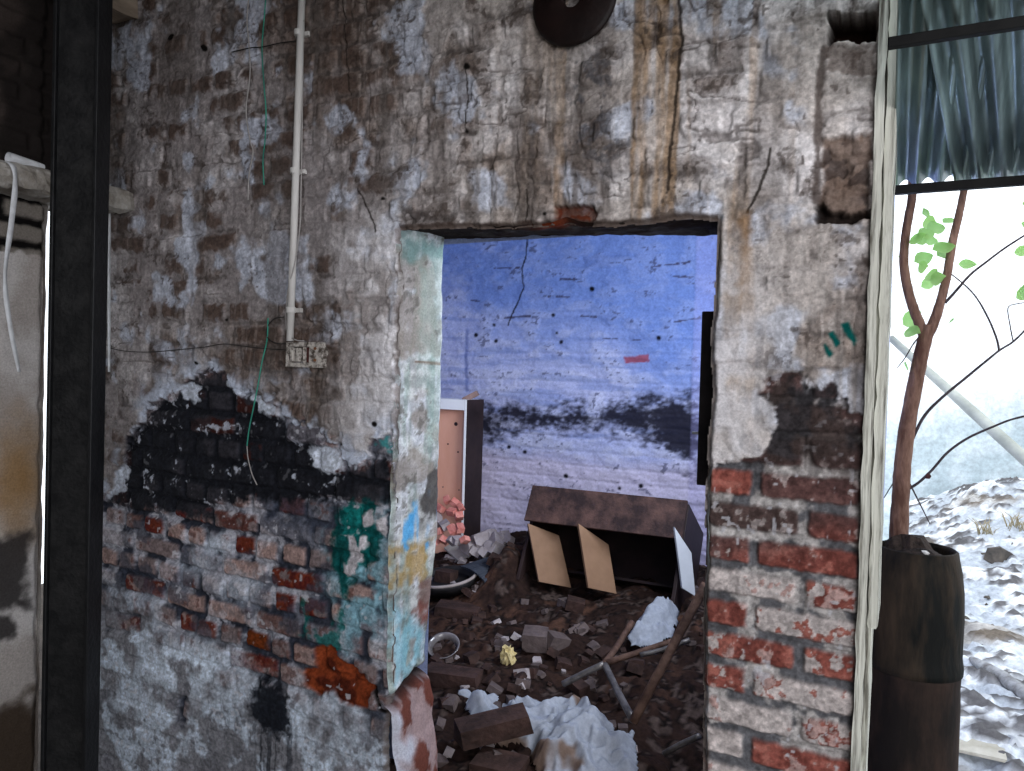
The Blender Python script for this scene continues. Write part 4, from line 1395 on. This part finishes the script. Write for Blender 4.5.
ch = hull('brick_chip', frag_pts(random.Random(2), .05, .025, .016), mat('dusty_brick', (.16, .10, .09), (.27, .18, .16), 14, bump=.5))
ch.location = (A0.x-.05, cy0+.12, ztop+.016)
ch.rotation_euler = (0, -.5, .4)
tag(ch, 'brick chip lying on top of the upright cabinet', 'brick fragment')

# ---- overturned cabinet, leaning back
ot = thing('overturned_cabinet', AT(525, 521, 1.62), 'dark overturned cabinet with open compartments lying in the rubble', 'cabinet', None, (math.radians(-30), 0, math.radians(1.5)))
BW = (AT(681, 525, 1.62)-AT(525, 521, 1.62)).length
DUST = mat('dusty_dark_laminate', (.028, .017, .017), (.10, .054, .045), 9, rough=.75, bump=.5, lo=.40, hi=.66, bscale=60)
TAN = mat('tan_board', (.17, .095, .055), (.24, .14, .085), 5, rough=.65, bump=.05)
box('front_rail', (0, -.018, 0), (BW, .0, .20), DUST, ot, .002)
box('side_panel', (BW-.018, .03, -.30), (BW, .46, .199), CH_D, ot, .002)
box('side_panel', (0, .06, -.30), (.018, .46, .199), CH_D, ot, .002)
box('back_panel', (.018, .44, -.42), (BW-.018, .455, .19), CH_D, ot, 0)
box('top_panel', (.018, .0, .178), (BW-.018, .46, .198), CH_D, ot, .002)
box('shelf', (.018, .30, -.16), (BW-.018, .44, -.145), CH_D, ot, .001)


def flap(px_quad, ys, th, m, name):
    pts = [AT(p[0], p[1], y)-Vector(ot.location) for p, y in zip(px_quad, ys)]
    nn = (pts[1]-pts[0]).cross(pts[2]-pts[0])
    o0 = Vector(CAM)-Vector(ot.location)
    dd = Vector(ray(*px_quad[3]))
    pts[3] = o0+dd*((pts[0]-o0).dot(nn)/dd.dot(nn))
    inv = ot.rotation_euler.to_matrix().inverted()
    pts = [inv @ p for p in pts]
    n = (pts[1]-pts[0]).cross(pts[3]-pts[0]).normalized()*th
    bm = bmesh.new()
    a = [bm.verts.new(p) for p in pts]
    b = [bm.verts.new(p-n) for p in pts]
    bm.faces.new(a); bm.faces.new(b[::-1])
    for k in range(4):
        bm.faces.new((a[k], b[k], b[(k+1) % 4], a[(k+1) % 4]))
    return from_bm(name, bm, m, ot)


f1 = flap([(527, 524), (558, 536), (570, 588), (538, 582)], [1.60, 1.71, 1.66, 1.52], .014, TAN, 'divider')
f2 = flap([(577, 524), (607, 545), (615, 594), (587, 588)], [1.60, 1.71, 1.66, 1.52], .014, TAN, 'divider')
CH_G = mat('greyish_laminate', (.40, .41, .44), (.48, .49, .52), 5, rough=.5)
f3 = flap([(673, 527), (690, 553), (694, 596), (681, 588)], [1.585, 1.63, 1.60, 1.55], .012, CH_G, 'divider')
f3['label'] = 'white end divider'

# ---- pile of pink brick chips inside the upright cabinet
PINK = mat('raw_pink_brick', (.50, .14, .11), (.68, .30, .25), 14, bump=.5)
PALE = mat('dusty_stone', (.26, .22, .22), (.42, .37, .37), 10, bump=.5)
BRK = mat('dirty_brick', (.022, .013, .011), (.062, .034, .028), 12, bump=.6)
GBRK = mat('grey_dusty_brick', (.065, .048, .046), (.13, .098, .092), 12, bump=.5)
rg = random.Random(31)
for (px, py, s) in [(437, 520, .035), (445, 525, .035), (453, 530, .032), (460, 528, .028), (440, 508, .03), (452, 512, .028), (459, 516, .03), (447, 500, .024), (455, 503, .026), (437, 532, .03), (458, 540, .03), (452, 541, .028), (465, 540, .026), (444, 540, .028), (461, 507, .022), (435, 543, .025)]:
    o = hull('brick_chip', frag_pts(rg, s, s*.75, s*.6, .4), PINK if rg.random() < .75 else PALE)
    o.location = AT(px, py, cy0-.03-.004*(py-500))
    o.rotation_euler = (rg.uniform(-.8, .8), rg.uniform(-.8, .8), rg.uniform(0, 3))
    tag(o, 'broken brick chip in the pink heap at the foot of the upright cabinet', 'brick fragment', 'pink brick chips by the upright cabinet')
ORD = ['leftmost', 'second', 'third', 'fourth', 'fifth', 'sixth', 'seventh', 'eighth', 'rightmost']
for k_, (px, py, s) in enumerate(sorted([(469, 546, .045), (481, 540, .055), (489, 536, .04), (497, 543, .05), (503, 537, .035), (492, 548, .04), (484, 552, .03), (475, 551, .03), (508, 540, .03)])):
    o = hull('stone', frag_pts(rg, s, s*.8, s*.75, .6), PALE)
    p = AT(px, py, 1.80-.006*(py-540))
    o.location = p
    o.rotation_euler = (rg.uniform(-.6, .6), rg.uniform(-.6, .6), rg.uniform(0, 3))
    tag(o, ('%s pale dusty stone' % ORD[k_] + (' from the left' if 0 < k_ < 8 else ''))+' in the row between the two cabinets', 'stone', 'pale stones between the cabinets')

# ---- bricks and other named pieces lying on the rubble
def brick(px, py, sx, sy, sz, rz, m, label, tilt=(0, 0), dz=0.0, name='loose_brick'):
    o = hull(name, frag_pts(RNG, sx/2, sy/2, sz/2, .18), m)
    o.location = on_rub(px, py, dz+sz*.3)
    o.rotation_euler = (tilt[0], tilt[1], rz)
    return tag(o, label, 'brick')


brick(458, 613, .22, .11, .05, .25, BRK, 'flat dirty brick just below the dark plastic tub', (.05, .05))
brick(452, 682, .24, .11, .06, .2, BRK, 'dirty brick lying beside the left door jamb above the white sheet')
brick(535, 650, .11, .10, .08, .35, GBRK, 'squarish grey brick in the middle of the rubble', (.15, 0), .02)
brick(556, 648, .10, .07, .06, 1.0, GBRK, 'grey brick fragment touching the squarish grey brick', (.2, .3), .01)
brick(492, 745, .26, .11, .07, .75, BRK, 'dark brick lying across the corner of the crumpled white sheet', (0, -.15), .06)
brick(578, 688, .10, .05, .04, -.6, BRK, 'small brick sliver right behind the crumpled white sheet', (.2, .1))
brick(575, 612, .09, .07, .05, .4, BRK, 'reddish brick fragment in front of the tan dividers', (.1, .2), .01)
brick(500, 762, .18, .12, .06, .1, BRK, 'brick at the threshold under the dark slanting brick', (.1, 0), -.01)
WBD = mat('pale_board_scrap', (.36, .33, .29), (.52, .49, .45), 9, bump=.3)
p = on_rub(457, 561, .05)
o = hull('board_scrap', frag_pts(RNG, .10, .035, .005, 0), WBD)
o.location = p; o.rotation_euler = (.5, .2, -.5)
tag(o, 'pale splintered board scrap behind the dark plastic tub', 'board')

# dark tub with pale rim, and ribbed mat
TUB = mat('black_rubber', (.010, .009, .010), (.022, .020, .021), 12, rough=.5, bump=.1)
tc = on_rub(447, 590, .0)
tb = thing('plastic_tub', tc, 'black plastic tub with a pale rim lying by the left door jamb', 'tub', None, (math.radians(8), math.radians(-4), 0))
bm = bmesh.new()
lathe(bm, [(.02, .03), (.13, .03), (.15, .0), (.165, .045), (.172, .06), (.158, .062), (.150, .045), (.14, .015), (.02, .012)], 36)
from_bm('tub_body', bm, TUB, tb, True)
bm = bmesh.new()
add_tube(bm, [Vector((.165*math.cos(a), .165*math.sin(a), .066)) for a in np.linspace(-2.3, 1.2, 30)], .0085, 8)
from_bm('rim', bm, mat('pale_rim', (.24, .20, .185), (.34, .29, .27), 12, rough=.5), tb, True)
o = hull('brick_chip', frag_pts(RNG, .05, .04, .03), BRK)
o.location = tc+Vector((-.02, .02, .055))
tag(o, 'dirty brick chip sitting inside the black plastic tub', 'brick fragment')
mt = on_rub(487, 586, .03)
bm = bmesh.new()
n = 22
prev = None
for i in range(n+1):
    x = -.12+.24*i/n
    z = .004*(i % 2) + .02*math.sin(i/n*3)
    q = [bm.verts.new((x, -.10, z)), bm.verts.new((x, .10, z+.012)), bm.verts.new((x, .10, z+.004)), bm.verts.new((x, -.10, z-.008))]
    if prev:
        for k in range(4):
            bm.faces.new((prev[k], prev[(k+1) % 4], q[(k+1) % 4], q[k]))
    else:
        bm.faces.new(q)
    prev = q
bm.faces.new(prev[::-1])
o = from_bm('ribbed_mat', bm, mat('blue_grey_rubber', (.022, .026, .036), (.05, .056, .07), 14, rough=.6))
o.location = mt; o.rotation_euler = (.1, .12, -.45)
tag(o, 'dark blue-grey ribbed rubber mat next to the black plastic tub', 'mat')


# crumpled sheets
def crumple(name, poly, m, label, cat, amp=.05, seed=1, step=.006, lift=.03, fs=7.0, th=.0012):
    poly = np.array(poly)
    lo, hi = poly.min(0), poly.max(0)
    xs_, ys_ = np.arange(lo[0]-step, hi[0]+step, step), np.arange(lo[1]-step, hi[1]+step, step)
    X, Y = np.meshgrid(xs_, ys_)
    d = sdf(X, Y, poly) + (fbm(X*12, Y*12, seed, 3)-.5)*.05
    wx = X + (fbm(X*6, Y*6, seed+1, 3)-.5)*.12
    wy = Y + (fbm(X*6, Y*6, seed+2, 3)-.5)*.12
    rid = np.abs(fbm(wx*fs, wy*fs*1.2, seed+3, 4)-.5)*2
    rid2 = np.abs(fbm(wx*fs*2.7, wy*fs*2.2, seed+4, 3)-.5)*2
    Z = rub_h(X, Y)*.5 + rub_plane(Y)*.5 + lift + amp*.6*(1.0-np.clip(rid*3.2, 0, 1))**1.4*ss(.0, -.06, d) + amp*.2*(1-np.clip(rid2*2.6, 0, 1))**1.2 - amp*.5*(1-np.clip(np.abs(fbm(wx*9-wy*4, wy*7, seed+6, 2)-.5)*7, 0, 1)) + amp*1.0*(fbm(X*3, Y*3, seed+5, 2)-.3) - .6*amp*ss(-.05, .01, d)
    fr2 = random.Random(seed)
    cen, spn = (lo+hi)/2, (hi-lo)
    folds = X*0
    gather = [cen+spn*np.array([fr2.uniform(-.3, .3), fr2.uniform(-.3, .3)]) for _ in range(4)]
    for gq in gather:
        a0 = fr2.uniform(0, 6.28)
        for k in range(9):
            a = a0+k*.7+fr2.uniform(-.2, .2)
            ln = fr2.uniform(.10, .34)
            e_ = gq+np.array([math.cos(a), math.sin(a)])*ln
            mid_ = (gq+e_)/2+np.array([fr2.uniform(-.03, .03), fr2.uniform(-.03, .03)])
            dl = ldist(X, Y, [gq, mid_, e_])
            folds = folds + fr2.choice((1, 1, -.8))*fr2.uniform(.3, .75)*amp*np.exp(-dl/fr2.uniform(.008, .022))*ss(.01, -.05, d)
    Z = Z + amp*.9*np.tanh(folds/(amp*.9))
    idx = np.arange(X.size).reshape(X.shape)
    q = np.stack([idx[:-1, :-1], idx[:-1, 1:], idx[1:, 1:], idx[1:, :-1]], -1).reshape(-1, 4)
    keep = (d < 0).ravel()
    q = q[keep[q].all(1)]
    P = np.stack([X, Y, Z], -1).reshape(-1, 3)
    used = np.zeros(len(P), bool); used[q.ravel()] = True
    re = np.cumsum(used)-1
    st_ = fbm(X*5, Y*5, seed+8, 4).ravel()
    C = np.broadcast_to(np.array([0.33, 0.345, 0.38]), P.shape).copy()
    C = mix(C, (0.17, 0.105, 0.065), ss(.56, .64, st_)*.8)
    ob = np_mesh(name, P[used], re[q], C[used], m)
    so = ob.modifiers.new('thickness', 'SOLIDIFY')
    so.thickness = th
    return tag(ob, label, cat)


TARP = surf_mat('dirty_white_cloth', rough=.6, grain=.2, gscale=60, bump=.2)
def rbp(lst):
    return [tuple(RB(*p)[:2]) for p in lst]
crumple('crumpled_sheet', rbp([(460, 700), (490, 693), (540, 698), (588, 708), (618, 735), (634, 728), (640, 771), (610, 778), (560, 790), (535, 775), (528, 745), (508, 740), (472, 742)]), TARP, 'large crumpled dirty white sheet on the rubble in the doorway', 'sheet', .055, 601, fs=4.0)
crumple('crumpled_bag', rbp([(622, 650), (640, 632), (668, 620), (680, 624), (672, 645), (640, 655)]), TARP, 'small crumpled white bag caught behind the metal tube frame', 'bag', .05, 621, .008, .07)
yw = on_rub(508, 660, .025)
bm = bmesh.new()
bmesh.ops.create_icosphere(bm, subdivisions=3, radius=.045)
rg = random.Random(8)
for v in bm.verts:
    k = .6+.65*rg.random()
    v.co = Vector((v.co.x*.75*k, v.co.y*k*.7, v.co.z*1.1*k))
o = from_bm('wrapper', bm, mat('yellow_foil', (.40, .30, .12), (.62, .52, .28), 20, rough=.4, bump=.2))
o.location = yw
tag(o, 'crumpled yellow wrapper on the rubble left of the squarish grey brick', 'wrapper')
# clear broken glass dish near the left jamb
gl = on_rub(444, 651, .02)
bm = bmesh.new()
lathe(bm, [(.055, .0), (.072, .022), (.075, .026), (.069, .024), (.052, .004), (.0551, .0)], 28)
o = from_bm('broken_dish', bm, mat('dull_glass', (.10, .09, .09), (.20, .18, .18), 14, rough=.15, spec=.6, bump=.05), None, True)
o.location = gl; o.rotation_euler = (.5, .15, 0)
tag(o, 'small glossy dish half buried near the left door jamb', 'dish')

# bent tubular frame
TUBE = mat('worn_chrome_tube', (.06, .052, .05), (.22, .20, .19), 14, rough=.4, bump=.2, metal=.5)
RUST = mat('rusty_tube', (.045, .024, .018), (.13, .075, .055), 16, rough=.75, bump=.4)
fz = AT(604, 664, .78)
fr_ = thing('tubular_frame', fz, 'bent metal chair frame of grey tubes sticking out of the rubble', 'chair frame')
def fp(px, py, y):
    return AT(px, py, y)-fz
tube('tube_leg', [fp(563, 684, .74), fp(585, 673, .76), fp(604, 664, .78)], .013, TUBE, fr_, 12, 3)
tube('tube_leg', [fp(604, 664, .78), fp(616, 648, .95), fp(632, 622, 1.1)], .0125, RUST, fr_, 12, 3)
tube('tube_leg', [fp(605, 665, .78), fp(618, 692, .64), fp(633, 720, .52)], .013, TUBE, fr_, 12, 3)
tube('crossbar', [fp(606, 663, .79), fp(640, 652, .88), fp(676, 640, .98)], .012, RUST, fr_, 12, 3)
tube('crossbar', [fp(640, 655, .84), fp(662, 650, .88), fp(690, 640, .92)], .010, TUBE, fr_, 12, 3)
tag(tube('rusty_bar', [AT(633, 722, .45), AT(655, 680, .50), AT(676, 640, .58), AT(706, 584, .68)], .016, RUST, None, 10, 3, .08), 'long rusty bar leaning across the tube frame to the right jamb', 'bar')
tag(tube('metal_rod', [AT(664, 754, .42), AT(680, 745, .42), AT(700, 736, .42)], .010, TUBE, None, 10, 3), 'short grey rod low down beside the right door jamb', 'rod')

# leftover post of the door frame with its bolt, just inside the right jamb
po = thing('door_post', AT(704, 480, .225), 'black leftover door post behind the right jamb of the doorway', 'post')
z0, z1 = AT(700, 484, .225).z-po.location.z, AT(704, 312, .225).z-po.location.z
DPM = mat('black_post', (.010, .008, .009), (.025, .020, .021), 10, rough=.7)
box('post', (-.016, -.025, z0), (.06, .03, z1), DPM, po, .003)
bz = AT(697, 433, .21)-Vector(po.location)
bm = bmesh.new()
add_tube(bm, [Vector((bz.x-.014, bz.y, bz.z)), Vector((bz.x+.02, bz.y, bz.z))], .004, 8)
from_bm('bolt', bm, mat('pale_metal', (.40, .40, .42), (.55, .55, .57), 12, rough=.4, metal=.4), po, True)

# ---- scattered rubble pieces
rg = random.Random(77)
protos = {}
for key, m in (('b', BRK), ('g', GBRK), ('p', PALE)):
    protos[key] = [hull('rubble_piece', frag_pts(rg, .03, .024, .018, .5), m).data for _ in range(4)]
for o in [o for o in COL.objects if o.name.startswith('rubble_piece')]:
    bpy.data.objects.remove(o)
LAB = {'b': ('small dirty brick piece strewn on the brown rubble beyond the doorway', 'dirty brick pieces on the rubble'), 'g': ('small grey rubble piece strewn on the brown rubble beyond the doorway', 'grey pieces on the rubble'), 'p': ('small pale rubble chip strewn on the brown rubble beyond the doorway', 'pale chips on the rubble')}
MARKS = [(447, 592, 'beside the black plastic tub'), (555, 595, 'in front of the tan dividers'), (500, 625, 'between the tub and the grey brick'), (508, 660, 'near the yellow wrapper'), (545, 650, 'around the squarish grey brick'), (440, 655, 'around the small dish'), (445, 720, 'by the foot of the left jamb'), (520, 690, 'just behind the crumpled sheet'), (590, 745, 'beside the crumpled sheet'), (605, 665, 'under the tube frame'), (640, 610, 'behind the small white bag'), (690, 640, 'by the right door jamb')]
n = 0
while n < 190:
    px, py = rg.uniform(430, 705), rg.uniform(560, 765)
    p = RB(px, py)
    if not (.12 < p.y < 2.15) or (px > 640 and py > 650) or (p.y > 1.5 and 525 < px < 690):
        continue
    k = rg.choices('bgp', (6, 4, 1.2))[0]
    o = bpy.data.objects.new('rubble_piece', rg.choice(protos[k]))
    COL.objects.link(o)
    s = rg.choice((.35, .5, .65, .85, 1.15))*(.7+.25*p.y)
    o.location = (p.x, p.y, float(rub_h(p.x, p.y))+.008*s)
    o.scale = (s, s, s*rg.uniform(.7, 1.2))
    o.rotation_euler = (rg.uniform(-.5, .5), rg.uniform(-.5, .5), rg.uniform(0, 6.3))
    lm = min(MARKS, key=lambda q: (q[0]-px)**2+((q[1]-py)*1.6)**2)[2]
    size = 'larger' if s > .9 else 'small'
    kind = {'b': 'dirty brick piece', 'g': 'grey rubble piece', 'p': 'pale rubble chip'}[k]
    tag(o, size+' '+kind+' strewn '+lm, 'rubble', size+' '+kind+'s '+lm)
    n += 1
